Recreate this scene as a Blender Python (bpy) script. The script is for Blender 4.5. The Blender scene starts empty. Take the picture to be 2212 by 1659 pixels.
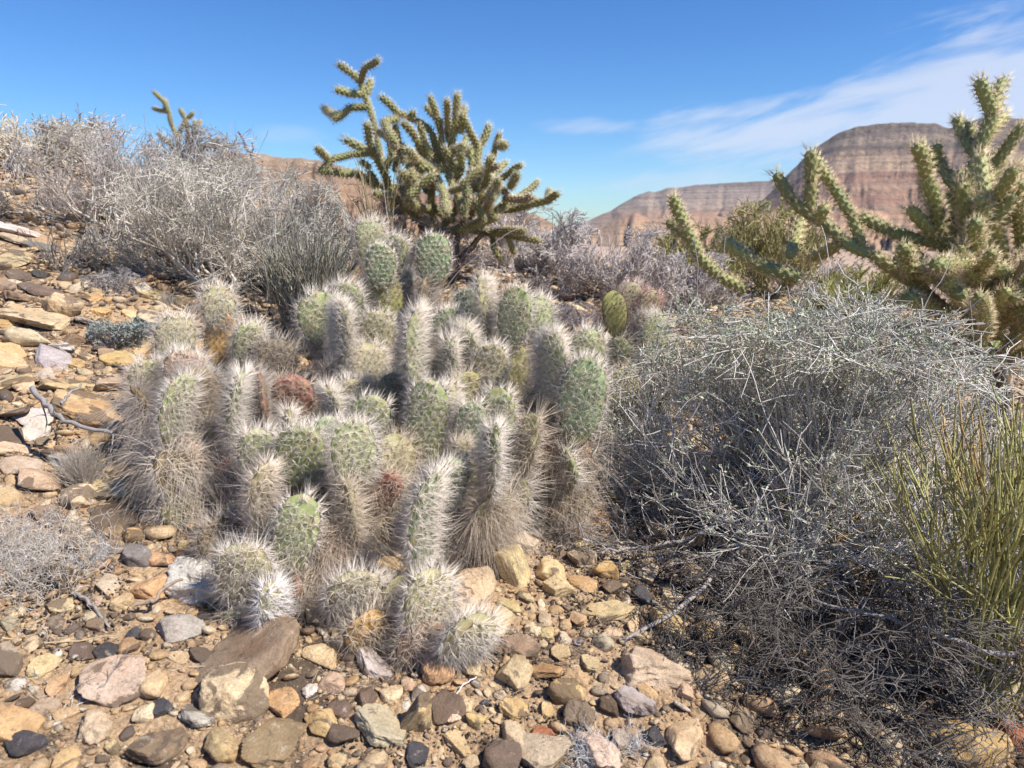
import bpy, math
import numpy as np
from mathutils import Vector, Matrix
R = math.radians
rng = np.random.default_rng(11)
SC = bpy.context.scene
COL = SC.collection

# ------------------------------------------------------------------ camera, sky, sun
CAMZ = 0.80
FPX, CX, CY = 1534.0, 1106.0, 829.5           # focal length and centre in reference units
PITCH = math.atan((CY - 480.0) / FPX)
cd = bpy.data.cameras.new("camera"); cam = bpy.data.objects.new("camera", cd); COL.objects.link(cam)
cd.sensor_width = 36; cd.lens = 36 * FPX / 2212
cam.location = (0, 0, CAMZ); cam.rotation_euler = (math.pi / 2 - PITCH, 0, 0)
cd.clip_start = 0.02; cd.clip_end = 20000
cd.dof.use_dof = True; cd.dof.focus_distance = 1.45; cd.dof.aperture_fstop = 7.0
SC.camera = cam

SUN_EL, SUN_AZ = R(50), R(114)                 # azimuth clockwise from +Y
sdir = Vector((math.cos(SUN_EL) * math.sin(SUN_AZ), math.cos(SUN_EL) * math.cos(SUN_AZ), math.sin(SUN_EL)))
sl = bpy.data.lights.new("sun", 'SUN'); sl.energy = 4.9; sl.angle = R(0.5); sl.color = (1.0, 0.95, 0.87)
so = bpy.data.objects.new("sun", sl); COL.objects.link(so)
so.rotation_euler = sdir.to_track_quat('Z', 'Y').to_euler()

W = bpy.data.worlds.new("World"); SC.world = W; W.use_nodes = True
nt = W.node_tree; nt.nodes.clear()
def N(t, typ, **kw):
    n = t.nodes.new(typ)
    for k, v in kw.items():
        if k == 'inp':
            for a, b in v.items(): n.inputs[a].default_value = b
        else: setattr(n, k, v)
    return n
def MATH(t, op, a, b=None, c=None, clamp=False):
    n = t.nodes.new('ShaderNodeMath'); n.operation = op; n.use_clamp = clamp
    for i, v in enumerate((a, b, c)):
        if v is None: continue
        if hasattr(v, 'links'): t.links.new(v, n.inputs[i])
        else: n.inputs[i].default_value = v
    return n.outputs[0]
def SMOOTH(t, v, a, b):
    n = t.nodes.new('ShaderNodeMapRange'); n.interpolation_type = 'SMOOTHSTEP'
    t.links.new(v, n.inputs[0]); n.inputs[1].default_value = a; n.inputs[2].default_value = b
    return n.outputs[0]
sky = N(nt, 'ShaderNodeTexSky', sky_type='NISHITA', sun_disc=False, sun_elevation=SUN_EL, sun_rotation=SUN_AZ,
        altitude=900, air_density=1.0, dust_density=0.25, ozone_density=3.0)
hsv = N(nt, 'ShaderNodeHueSaturation', inp={'Saturation': 1.22, 'Value': 1.0, 'Hue': 0.505})
nt.links.new(sky.outputs[0], hsv.inputs['Color'])
tc = N(nt, 'ShaderNodeTexCoord'); sx = N(nt, 'ShaderNodeSeparateXYZ'); nt.links.new(tc.outputs['Generated'], sx.inputs[0])
X, Y, Z = sx.outputs
az = MATH(nt, 'DEGREES', MATH(nt, 'ARCTAN2', X, Y)); el = MATH(nt, 'DEGREES', MATH(nt, 'ARCSINE', Z))
cmb = N(nt, 'ShaderNodeCombineXYZ')
nt.links.new(MATH(nt, 'MULTIPLY', az, 0.055), cmb.inputs[0])
nt.links.new(MATH(nt, 'SUBTRACT', MATH(nt, 'MULTIPLY', el, 0.30), MATH(nt, 'MULTIPLY', az, 0.06)), cmb.inputs[1])
nz = N(nt, 'ShaderNodeTexNoise', inp={'Scale': 2.1, 'Detail': 9.0, 'Roughness': 0.58, 'Distortion': 0.4}); nt.links.new(cmb.outputs[0], nz.inputs['Vector'])
nd = MATH(nt, 'MULTIPLY', MATH(nt, 'SUBTRACT', nz.outputs[0], 0.5), 9.0)
t_ = MATH(nt, 'DIVIDE', MATH(nt, 'SUBTRACT', az, 7.0), 29.0)
up = MATH(nt, 'ADD', MATH(nt, 'MULTIPLY', t_, 7.4), 6.0)
lo = MATH(nt, 'ADD', MATH(nt, 'MULTIPLY', t_, -1.5), 4.9)
m1 = SMOOTH(nt, MATH(nt, 'ADD', MATH(nt, 'SUBTRACT', up, el), MATH(nt, 'MULTIPLY', nd, 1.15)), -0.8, 3.4)
m2 = SMOOTH(nt, MATH(nt, 'ADD', MATH(nt, 'SUBTRACT', el, lo), MATH(nt, 'MULTIPLY', nd, 1.4)), -3.0, 2.6)
m3 = SMOOTH(nt, MATH(nt, 'ADD', t_, MATH(nt, 'MULTIPLY', nd, 0.03)), -0.06, 0.25)
m4 = SMOOTH(nt, az, 95.0, 45.0)
cloud = MATH(nt, 'MULTIPLY', MATH(nt, 'MULTIPLY', m1, m2), MATH(nt, 'MULTIPLY', m3, m4))
def puff(a0, e0, ra, re, s):
    da = MATH(nt, 'DIVIDE', MATH(nt, 'SUBTRACT', az, a0), ra); de = MATH(nt, 'DIVIDE', MATH(nt, 'SUBTRACT', el, e0), re)
    d = MATH(nt, 'ADD', MATH(nt, 'MULTIPLY', da, da), MATH(nt, 'MULTIPLY', de, de))
    d = MATH(nt, 'ADD', d, MATH(nt, 'MULTIPLY', nd, -0.35))
    return MATH(nt, 'MULTIPLY', SMOOTH(nt, d, 1.1, -0.4), s)
cloud = MATH(nt, 'MAXIMUM', MATH(nt, 'MULTIPLY', cloud, 0.74), puff(5.6, 7.1, 4.2, 0.8, 0.5))
cloud = MATH(nt, 'MAXIMUM', cloud, puff(-16.5, 6.2, 3.2, 0.9, 0.22))
cloud = MATH(nt, 'MAXIMUM', cloud, puff(14.0, 2.8, 9.0, 1.6, 0.40))
cloud = MATH(nt, 'MAXIMUM', cloud, puff(-70, 20, 25, 4, 0.4))
mix = N(nt, 'ShaderNodeMix', data_type='RGBA'); nt.links.new(cloud, mix.inputs[0])
tint = N(nt, 'ShaderNodeMix', data_type='RGBA', blend_type='MULTIPLY'); tint.inputs[0].default_value = 1
nt.links.new(hsv.outputs[0], tint.inputs[6]); tint.inputs[7].default_value = (.56, .76, .92, 1)
nt.links.new(tint.outputs[2], mix.inputs[6]); mix.inputs[7].default_value = (4.5, 4.9, 5.8, 1)
bg = N(nt, 'ShaderNodeBackground', inp={'Strength': 0.12}); nt.links.new(mix.outputs[2], bg.inputs[0])
wo = N(nt, 'ShaderNodeOutputWorld'); nt.links.new(bg.outputs[0], wo.inputs[0])
SC.view_settings.view_transform = 'Standard'; SC.view_settings.look = 'None'
SC.view_settings.gamma = 1.0; SC.view_settings.use_curve_mapping = False
SC.view_settings.exposure = 0.5
SC.render.engine = 'CYCLES'
SC.cycles.max_bounces = 6; SC.cycles.diffuse_bounces = 3; SC.cycles.transparent_max_bounces = 4

# ------------------------------------------------------------------ helpers
CAM = np.array([0, 0, CAMZ])
def ray(px, py):
    c = (px - CX) / FPX; v = -(py - CY) / FPX
    return np.array([c, math.cos(PITCH) + v * math.sin(PITCH), -math.sin(PITCH) + v * math.cos(PITCH)])
def P(px, py, Yd):
    d = ray(px, py); return CAM + d * (Yd / d[1])
def to_px(p):
    d = np.asarray(p, float) - CAM
    f = d[..., 1] * math.cos(PITCH) - d[..., 2] * math.sin(PITCH)
    u = d[..., 1] * math.sin(PITCH) + d[..., 2] * math.cos(PITCH)
    return CX + FPX * d[..., 0] / f, CY - FPX * u / f, f
def _h(ix, iy, s):
    v = np.sin(ix * 127.1 + iy * 311.7 + s * 74.7) * 43758.5453
    return v - np.floor(v)
def vn(x, y, s=0):
    xi = np.floor(x); yi = np.floor(y); fx = x - xi; fy = y - yi
    fx = fx * fx * (3 - 2 * fx); fy = fy * fy * (3 - 2 * fy)
    a = _h(xi, yi, s) * (1 - fx) + _h(xi + 1, yi, s) * fx
    b = _h(xi, yi + 1, s) * (1 - fx) + _h(xi + 1, yi + 1, s) * fx
    return a * (1 - fy) + b * fy - 0.5
def fbm(x, y, s=0, o=4, g=0.5):
    r = 0; a = 1.0
    for i in range(o):
        r = r + a * vn(x * 2 ** i + 13.7 * i, y * 2 ** i - 7.1 * i, s + i); a *= g
    return r
def sst(a, b, v):
    t = np.clip((v - a) / (b - a), 0, 1); return t * t * (3 - 2 * t)
_gy = np.array([-60, 0, 1, 2, 3, 3.7, 4.6, 6, 8, 12, 20, 50, 200, 1000, 9000.])
_gz = np.array([-1, 0, .12, .265, .43, .535, .615, .58, .30, -.8, -3.0, -7., -14, -28, -60.])
def smooth_interp(v):
    s = 0
    for k in (-.35, -.12, .12, .35):
        s = s + np.interp(v * (1 + k * .3) + k, _gy, _gz)
    return s / 4
def hz(x, y, fine=False):
    x = np.asarray(x, float); y = np.asarray(y, float)
    r = np.hypot(x, y)
    yy = np.where(y > 0, np.where(r > 8, r, y + (r - y) * sst(5, 8, r)), y)
    z = smooth_interp(yy)
    side = np.where(x < 0, .15 * -x + .022 * np.minimum(x * x, 25), -.14 * x)
    side = np.clip(side, -.75, 1.6)
    fade = 1 - sst(7.5, 22, r)
    z = z + side * fade
    z = z + .05 * fbm(x * .9, y * .9, 3, 3) * sst(.3, 2, r) + .02 * fbm(x * 4, y * 4, 5, 3)
    z = z + sst(20, 300, r) * (r * .006) * fbm(x / 120, y / 120, 9, 4)
    if fine: z = z + .006 * fbm(x * 22, y * 22, 6, 4) * (1 - sst(4, 9, r))
    return z
def G(px, py, tmax=60):
    d = ray(px, py); t = .3; dt = .01
    while t < tmax:
        q = CAM + d * t
        if q[2] < hz(q[0], q[1]): break
        t += dt; dt *= 1.004
    return q
def onto(x, y): return np.array([x, y, float(hz(x, y))])

def npmesh(name, V, Fs, smooth=True, attrs=None):
    me = bpy.data.meshes.new(name)
    V = np.asarray(V, np.float32).reshape(-1, 3)
    me.vertices.add(len(V)); me.vertices.foreach_set("co", V.ravel())
    Fs = [np.asarray(f, np.int32) for f in Fs if len(f)]
    nl = sum(f.size for f in Fs); npy = sum(len(f) for f in Fs)
    me.loops.add(nl); me.polygons.add(npy)
    me.loops.foreach_set("vertex_index", np.concatenate([f.ravel() for f in Fs]))
    ls = []; st = 0
    for f in Fs:
        ls.append(st + np.arange(len(f)) * f.shape[1]); st += f.size
    me.polygons.foreach_set("loop_start", np.concatenate(ls).astype(np.int32))
    me.update(calc_edges=True)
    if smooth: me.shade_smooth()
    if attrs:
        for k, v in attrs.items():
            a = me.attributes.new(k, 'FLOAT', 'POINT'); a.data.foreach_set("value", np.asarray(v, np.float32).ravel())
    return me
def obj(name, me, mat=None, parent=None, loc=None, color=None, label=None, cat=None, group=None, kind=None, M=None):
    o = bpy.data.objects.new(name, me); COL.objects.link(o)
    if mat is not None and me is not None and not me.materials: me.materials.append(mat)
    if parent is not None: o.parent = parent
    if loc is not None: o.location = loc
    if M is not None: o.matrix_local = M
    if color is not None: o.color = (*color[:3], 1)
    for k, v in (('label', label), ('category', cat), ('group', group), ('kind', kind)):
        if v: o[k] = v
    return o
def thing(name, label, cat, loc, group=None):
    return obj(name, None, loc=loc, label=label, cat=cat, group=group)
def nrm(v): return v / (np.linalg.norm(v, axis=-1, keepdims=True) + 1e-12)

def tubes(Pp, Rr, sides=3):
    """Pp [N,K,3], Rr [N,K] -> verts, quads"""
    Pp = np.asarray(Pp, float); n, k, _ = Pp.shape
    T = np.gradient(Pp, axis=1); T = nrm(T)
    ref = np.zeros((n, 3)); m = np.argmin(np.abs(nrm(Pp[:, -1] - Pp[:, 0])), axis=1); ref[np.arange(n), m] = 1
    a = nrm(np.cross(T, ref[:, None, :])); b = np.cross(T, a)
    ph = np.arange(sides) * 2 * math.pi / sides
    V = Pp[:, :, None, :] + Rr[:, :, None, None] * (a[:, :, None, :] * np.cos(ph)[None, None, :, None] + b[:, :, None, :] * np.sin(ph)[None, None, :, None])
    idx = np.arange(n * k * sides).reshape(n, k, sides); nx = np.roll(idx, -1, axis=2)
    F = np.stack([idx[:, :-1], nx[:, :-1], nx[:, 1:], idx[:, 1:]], -1).reshape(-1, 4)
    return V.reshape(-1, 3), F
class Acc:
    def __init__(s): s.V = []; s.F = {}; s.n = 0
    def add(s, V, F):
        V = np.asarray(V, float).reshape(-1, 3); F = np.asarray(F)
        if len(V) == 0: return
        s.V.append(V); s.F.setdefault(F.shape[1], []).append(F + s.n); s.n += len(V)
    def mesh(s, name, off=(0, 0, 0), smooth=True):
        return npmesh(name, np.concatenate(s.V) - np.asarray(off), [np.concatenate(f) for f in s.F.values()], smooth)
def spikes(B, Tp, r):
    """3 sided pyramids"""
    n = len(B); d = nrm(Tp - B); ref = np.where(np.abs(d[:, 2:3]) < .8, [[0, 0, 1.]], [[1., 0, 0]])
    a = nrm(np.cross(d, ref)); b = np.cross(d, a); r = np.broadcast_to(np.asarray(r, float).reshape(-1, 1), (n, 1))
    V = np.empty((n, 4, 3))
    for i in range(3):
        an = i * 2 * math.pi / 3; V[:, i] = B + r * (a * math.cos(an) + b * math.sin(an))
    V[:, 3] = Tp
    i = np.arange(n)[:, None] * 4
    F = np.concatenate([i + [[0, 1, 3]], i + [[1, 2, 3]], i + [[2, 0, 3]]])
    return V.reshape(-1, 3), F

# ------------------------------------------------------------------ materials
def base_mat(name):
    m = bpy.data.materials.new(name); m.use_nodes = True; t = m.node_tree
    b = t.nodes['Principled BSDF']; b.inputs['Roughness'].default_value = .85
    b.inputs['Specular IOR Level'].default_value = .25
    return m, t, b
def MIX(t, f, a, b, mode='MIX'):
    n = t.nodes.new('ShaderNodeMix'); n.data_type = 'RGBA'; n.blend_type = mode
    for i, v in ((0, f), (6, a), (7, b)):
        if hasattr(v, 'links'): t.links.new(v, n.inputs[i])
        elif i == 0: n.inputs[0].default_value = v
        else: n.inputs[i].default_value = (*v[:3], 1)
    return n.outputs[2]
def NOISE(t, vec, scale, detail=5, rough=.55, dist=0):
    n = t.nodes.new('ShaderNodeTexNoise'); n.inputs['Scale'].default_value = scale; n.inputs['Detail'].default_value = detail
    n.inputs['Roughness'].default_value = rough; n.inputs['Distortion'].default_value = dist
    if vec is not None: t.links.new(vec, n.inputs['Vector'])
    return n.outputs[0]
def RAMP(t, v, stops, interp='LINEAR'):
    n = t.nodes.new('ShaderNodeValToRGB'); t.links.new(v, n.inputs[0]); e = n.color_ramp.elements; n.color_ramp.interpolation = interp
    while len(e) < len(stops): e.new(.5)
    for q, (p, c) in zip(e, stops):
        q.position = p; q.color = (c, c, c, 1) if not hasattr(c, '__len__') else (*c[:3], 1)
    return n.outputs[0]
def BUMP(t, b, h, strength=.4, dist=.002):
    n = t.nodes.new('ShaderNodeBump'); n.inputs['Strength'].default_value = strength; n.inputs['Distance'].default_value = dist
    t.links.new(h, n.inputs['Height']); t.links.new(n.outputs[0], b.inputs['Normal'])
def ocol(t):
    return t.nodes.new('ShaderNodeObjectInfo')
def island(t): return t.nodes.new('ShaderNodeNewGeometry').outputs['Random Per Island']
def tcoord(t, w='Object'): return t.nodes.new('ShaderNodeTexCoord').outputs[w]

def twig_mat(name='twig_bark', lo=.62, hi=1.35):
    m, t, b = base_mat(name)
    k = RAMP(t, island(t), [(0, lo), (1, hi)])
    oi = ocol(t); c = MIX(t, 1, oi.outputs['Color'], k, 'MULTIPLY')
    n = RAMP(t, NOISE(t, tcoord(t), 160, 3), [(.3, .75), (.7, 1.15)])
    c = MIX(t, 1, c, n, 'MULTIPLY'); t.links.new(c, b.inputs['Base Color']); b.inputs['Roughness'].default_value = .8
    return m
M_TWIG = twig_mat()
M_BARK = twig_mat('woody_bark', .7, 1.2)
def spine_mat():
    m, t, b = base_mat('cactus_spine')
    k = RAMP(t, island(t), [(0, .72), (.5, 1.0), (1, 1.18)])
    c = MIX(t, 1, ocol(t).outputs['Color'], k, 'MULTIPLY'); t.links.new(c, b.inputs['Base Color'])
    b.inputs['Roughness'].default_value = .55
    b.inputs['Subsurface Weight'].default_value = 0
    return m
M_SPINE = spine_mat()
def leaf_mat():
    m, t, b = base_mat('small_leaf')
    k = RAMP(t, island(t), [(0, .6), (1, 1.4)])
    c = MIX(t, 1, ocol(t).outputs['Color'], k, 'MULTIPLY'); t.links.new(c, b.inputs['Base Color'])
    return m
M_LEAF = leaf_mat()
def skin_mat(name, areole, rough=.55, blot=True):
    m, t, b = base_mat(name)
    co = tcoord(t); oi = ocol(t)
    a = t.nodes.new('ShaderNodeAttribute'); a.attribute_name = 'areole'
    v = RAMP(t, NOISE(t, co, 38, 5), [(.32, .72), (.68, 1.25)])
    c = MIX(t, 1, oi.outputs['Color'], v, 'MULTIPLY')
    if blot:
        f = RAMP(t, NOISE(t, co, 26, 6, .6), [(.54, 0), (.64, .75)])
        c = MIX(t, f, c, (.36, .26, .14))
        tip = t.nodes.new('ShaderNodeAttribute'); tip.attribute_name = 'along'
        c = MIX(t, RAMP(t, tip.outputs['Fac'], [(0, .75), (.25, 0)]), c, (.26, .18, .09))
    f2 = RAMP(t, a.outputs['Fac'], [(.80, 0), (.93, 1)])
    c = MIX(t, MATH(t, 'MULTIPLY', f2, .6), c, areole)
    t.links.new(c, b.inputs['Base Color']); b.inputs['Roughness'].default_value = rough; b.inputs['Specular IOR Level'].default_value = .35
    BUMP(t, b, NOISE(t, co, 300, 3), .25, .0006)
    return m
M_PAD = skin_mat('cactus_pad_skin', (.20, .15, .09))
M_CHOLLA = skin_mat('cholla_skin', (.27, .19, .09), blot=False)

def rock_mat(name, instanced=True):
    m, t, b = base_mat(name)
    co = t.nodes.new('ShaderNodeNewGeometry').outputs['Position']
    oi = ocol(t)
    if instanced: col = oi.outputs['Color']; rnd = oi.outputs['Random']
    else:
        rnd = island(t)
        col = RAMP(t, rnd, [(0, (.60, .43, .25)), (.13, (.54, .36, .19)), (.26, (.64, .48, .29)), (.38, (.56, .44, .30)), (.5, (.66, .53, .36)),
                            (.6, (.55, .37, .21)), (.74, (.16, .12, .095)), (.80, (.30, .22, .15)), (.86, (.56, .36, .21)), (.92, (.68, .60, .50)), (.97, (.08, .075, .08))], 'CONSTANT')
    v = RAMP(t, NOISE(t, co, 30, 7, .65), [(.25, .66), (.5, 1.06), (.75, 1.36)])
    c = MIX(t, 1, col, v, 'MULTIPLY')
    c = MIX(t, RAMP(t, NOISE(t, co, 14, 4), [(.45, 0), (.75, .55)]), c, (.62, .40, .20), 'MULTIPLY')
    # desert varnish patches in the amount held by the tint alpha / random
    vn_ = NOISE(t, co, 17, 6, .6, .6)
    th = MATH(t, 'ADD', vn_, MATH(t, 'MULTIPLY', MATH(t, 'SUBTRACT', rnd, .5), .22))
    c = MIX(t, RAMP(t, th, [(.565, 0), (.60, .82)]), c, (.15, .105, .072))
    c = MIX(t, RAMP(t, NOISE(t, co, 230, 5, .75), [(.44, .0), (.68, .5)]), c, (.17, .125, .09))
    c = MIX(t, RAMP(t, NOISE(t, co, 45, 7, .8), [(.58, 0), (.64, .75)]), c, (.09, .07, .055))
    c = MIX(t, RAMP(t, NOISE(t, co, 60, 5, .7), [(.60, 0), (.70, .5)]), c, (.66, .58, .48))
    t.links.new(c, b.inputs['Base Color']); b.inputs['Roughness'].default_value = .9
    ad = MATH(t, 'ADD', NOISE(t, co, 70, 8, .7), MATH(t, 'MULTIPLY', NOISE(t, co, 420, 4, .7), .35))
    BUMP(t, b, ad, 1.0, .006)
    return m
M_ROCK = rock_mat('weathered_sandstone'); M_PEB = rock_mat('pebble_stone', False)

def ground_mat():
    m, t, b = base_mat('stony_desert_soil')
    co = t.nodes.new('ShaderNodeNewGeometry').outputs['Position']
    ln = t.nodes.new('ShaderNodeVectorMath'); ln.operation = 'LENGTH'; t.links.new(co, ln.inputs[0]); dist = ln.outputs['Value']
    a = RAMP(t, NOISE(t, co, 9, 8, .6), [(.3, (.46, .30, .17)), (.5, (.56, .38, .225)), (.7, (.62, .44, .275))])
    g = RAMP(t, NOISE(t, co, 190, 5, .75), [(.3, .55), (.5, .95), (.72, 1.35)])
    c = MIX(t, 1, a, g, 'MULTIPLY')
    vo = t.nodes.new('ShaderNodeTexVoronoi'); vo.inputs['Scale'].default_value = 110; t.links.new(co, vo.inputs['Vector'])
    vc = RAMP(t, vo.outputs['Distance'], [(0, 1.15), (.5, .7)])
    c = MIX(t, .6, c, MIX(t, 1, c, vc, 'MULTIPLY'))
    cr = MATH(t, 'ADD', NOISE(t, co, 6.5, 8, .68, .5), MATH(t, 'MULTIPLY', MATH(t, 'SUBTRACT', NOISE(t, co, 230, 3, .7), .5), .35))
    c = MIX(t, RAMP(t, cr, [(.485, 0), (.575, .9)]), c, (.075, .055, .042))
    far = RAMP(t, NOISE(t, co, .05, 8, .6), [(.3, (.42, .29, .20)), (.5, (.52, .36, .25)), (.7, (.40, .33, .26))])
    dots = RAMP(t, NOISE(t, co, .6, 4, .7), [(.52, 1), (.62, .55)])
    far = MIX(t, 1, far, dots, 'MULTIPLY')
    c = MIX(t, SMOOTH(t, dist, 9, 40), c, far)
    t.links.new(c, b.inputs['Base Color']); b.inputs['Roughness'].default_value = .95
    h = MATH(t, 'ADD', NOISE(t, co, 60, 8, .75), MATH(t, 'MULTIPLY', vo.outputs['Distance'], -.6))
    BUMP(t, b, h, .9, .008)
    return m
M_GROUND = ground_mat()
def crust_shade_mat():
    m, t, b = base_mat('dark_crust_and_shade')
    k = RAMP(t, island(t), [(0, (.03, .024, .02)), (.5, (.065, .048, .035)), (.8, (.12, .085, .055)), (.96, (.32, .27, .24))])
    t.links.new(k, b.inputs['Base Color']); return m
M_CRUST_SHADE = crust_shade_mat()
def plain_mat(name, c, rough=.85):
    m, t, b = base_mat(name)
    co = tcoord(t); v = RAMP(t, NOISE(t, co, 90, 4), [(.3, .75), (.7, 1.2)])
    t.links.new(MIX(t, 1, c, v, 'MULTIPLY'), b.inputs['Base Color']); b.inputs['Roughness'].default_value = rough
    return m

# ------------------------------------------------------------------ terrain
def build_ground():
    fr = np.linspace(R(-52), R(52), 400); bk = np.linspace(R(52), R(308), 70)[1:-1]
    A = np.concatenate([fr, bk])
    r = np.concatenate([np.geomspace(.12, .5, 20)[:-1], .5 * np.exp(np.linspace(0, math.log(12), 230)), np.geomspace(6, 6400, 110)[1:]])
    AA, RR = np.meshgrid(A, r)
    x = RR * np.sin(AA); y = RR * np.cos(AA); z = hz(x, y, True)
    V = np.stack([x, y, z], -1).reshape(-1, 3); n = len(A); m = len(r)
    i = np.arange(m * n).reshape(m, n); j = np.roll(i, -1, 1)
    F = np.stack([i[:-1], i[1:], j[1:], j[:-1]], -1).reshape(-1, 4)
    V = np.concatenate([V, [[0, 0, float(hz(0, 0))]]]); c = len(V) - 1
    Ft = np.stack([np.full(n, c), i[0], j[0]], -1)
    obj('ground', npmesh('ground', V, [F, Ft]), M_GROUND, kind='structure')
build_ground()

def rock_layer_mat(name, stops, zb, zt, shrub=.5, nscale=.012):
    m, t, b = base_mat(name)
    co = t.nodes.new('ShaderNodeNewGeometry').outputs['Position']
    sp = t.nodes.new('ShaderNodeSeparateXYZ'); t.links.new(co, sp.inputs[0])
    h = MATH(t, 'DIVIDE', MATH(t, 'SUBTRACT', sp.outputs[2], zb), zt - zb)
    h = MATH(t, 'ADD', h, MATH(t, 'MULTIPLY', MATH(t, 'SUBTRACT', NOISE(t, co, nscale, 5), .5), .11))
    c = RAMP(t, h, stops)
    cm = t.nodes.new('ShaderNodeCombineXYZ'); t.links.new(MATH(t, 'MULTIPLY', sp.outputs[0], .02), cm.inputs[0])
    t.links.new(MATH(t, 'MULTIPLY', sp.outputs[1], .02), cm.inputs[1]); t.links.new(sp.outputs[2], cm.inputs[2])
    st = RAMP(t, NOISE(t, cm.outputs[0], 14 / (zt - zb) * 2.2, 5, .6), [(.35, .5), (.47, .9), (.53, 1.05), (.65, 1.4)])
    c = MIX(t, .6, c, MIX(t, 1, c, st, 'MULTIPLY'))
    d = RAMP(t, NOISE(t, co, nscale * 7, 8, .75), [(.48, 0), (.60, shrub)])
    c = MIX(t, d, c, (.10, .085, .08))
    c = MIX(t, 1, c, (.88, .85, .79), 'MULTIPLY')
    t.links.new(c, b.inputs['Base Color']); b.inputs['Roughness'].default_value = .95
    BUMP(t, b, NOISE(t, co, nscale * 6, 8, .65), .8, (zt - zb) * .05)
    return m
def massif(name, sil, rim, W_, zb, prof, mat, gul=.12, na=420, ns=80, back=.8, gf=60, wob=.05, seed=0, crestn=.0):
    s_ = np.array([[math.atan2(ray(a, b)[0], ray(a, b)[1]), ray(a, b)[2] / math.hypot(ray(a, b)[0], ray(a, b)[1])] for a, b in sil])
    A = np.linspace(s_[0, 0], s_[-1, 0], na)
    H = CAMZ + rim * np.interp(A, s_[:, 0], s_[:, 1])
    H = H + (crestn * fbm(A * 90, A * 0, seed + 4, 4)) * (H - zb)
    S = np.concatenate([np.linspace(0, 1, ns), 1 + np.linspace(0, back, 30)[1:]])
    AA, SS = np.meshgrid(A, S)
    HH = np.broadcast_to(H, AA.shape)
    ridge = 1 - np.abs(fbm(AA * gf + .6 * fbm(SS * 3, AA * gf * .5, seed + 2), SS * 1.2, seed, 4)) * 2.6
    ridge = np.clip(ridge, 0, 1)
    s2 = np.clip(SS + .05 * fbm(AA * gf * .6, SS * 2, seed + 7, 3) * np.sin(np.clip(SS, 0, 1) * math.pi), 0, 1)
    p = np.interp(s2, prof[0], prof[1])
    env = np.sin(np.clip(SS, 0, 1) * math.pi) ** .7 * (.22 + .78 * (1 - sst(.35, .62, SS)))
    z = zb + (HH - zb) * np.clip(p - gul * ridge * env, 0, 1.2)
    wobble = wob * rim * fbm(AA * 7, AA * 0 + 2.2, seed + 9, 4)
    rr = rim + W_ * (SS - 1) + wobble * 1.0 + W_ * gul * .8 * (ridge - .5) * env
    # keep the silhouette height true for its distance
    z = np.where(SS >= .97, CAMZ + (z - CAMZ) * (1 + wobble / rim), z)
    z = np.where(SS > 1, z - (SS - 1) * .5 * (HH - zb), z)
    x = rr * np.sin(AA); y = rr * np.cos(AA)
    m, n = AA.shape; i = np.arange(m * n).reshape(m, n)
    F = np.stack([i[:-1, :-1], i[:-1, 1:], i[1:, 1:], i[1:, :-1]], -1).reshape(-1, 4)
    obj(name, npmesh(name, np.stack([x, y, z], -1), [F]), mat, kind='structure')
mesa_prof = ([0, .3, .52, .545, .62, .64, .70, .715, .80, .82, .88, .90, .95, .965, 1], [0, .13, .30, .36, .42, .49, .53, .58, .66, .73, .79, .85, .90, .985, 1])
mesa_st = [(0, (.36, .26, .18)), (.16, (.40, .27, .18)), (.22, (.36, .20, .145)), (.30, (.43, .28, .19)), (.37, (.38, .22, .16)), (.43, (.44, .31, .22)), (.55, (.44, .31, .22)),
           (.60, (.19, .145, .12)), (.68, (.31, .24, .18)), (.74, (.17, .13, .11)), (.82, (.29, .23, .18)), (.92, (.17, .135, .115)), (1, (.19, .15, .13))]
zt = CAMZ + 2600 * .14
MM = rock_layer_mat('layered_mesa_rock', mesa_st, -40, zt, .6, .008)
massif('mesa', [(1600, 505), (1640, 440), (1675, 405), (1700, 378), (1730, 348), (1760, 322), (1790, 300), (1815, 287), (1850, 276), (1900, 268), (1950, 266), (2020, 265), (2040, 276), (2065, 279), (2100, 262), (2130, 253), (2212, 255), (2350, 262), (2500, 300), (2700, 400), (2800, 500)],
       2600, 1500, -40, mesa_prof, MM, gul=.05, gf=34, na=560, wob=.012, seed=3, crestn=.012)
MR = rock_layer_mat('distant_ridge_rock', [(0, (.36, .26, .19)), (.3, (.42, .27, .19)), (.45, (.42, .32, .25)), (.7, (.32, .25, .21)), (.86, (.26, .2, .17)), (1, (.22, .17, .15))], -60, CAMZ + 4200 * .06, .55, .006)
massif('distant_ridge', [(1180, 505), (1232, 492), (1262, 480), (1300, 463), (1320, 455), (1345, 438), (1380, 420), (1402, 413), (1412, 416), (1440, 407), (1500, 400), (1560, 396), (1640, 391), (1720, 387), (1850, 400), (1960, 440)],
       4200, 2000, -60, mesa_prof, MR, gul=.10, gf=38, na=300, wob=.015, seed=12, crestn=.02)
MH = rock_layer_mat('tan_hill_soil', [(0, (.40, .28, .19)), (.4, (.46, .31, .21)), (.7, (.42, .27, .18)), (1, (.47, .34, .24))], -12, 15, .28, .22)
rnd_prof = ([0, .2, .5, .8, 1], [0, .1, .5, .9, 1])
MF = rock_layer_mat('foothill_soil', [(0, (.44, .31, .22)), (.35, (.46, .31, .21)), (.55, (.44, .26, .18)), (.8, (.46, .34, .24)), (1, (.38, .30, .24))], -30, 50, .3, .03)
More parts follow.
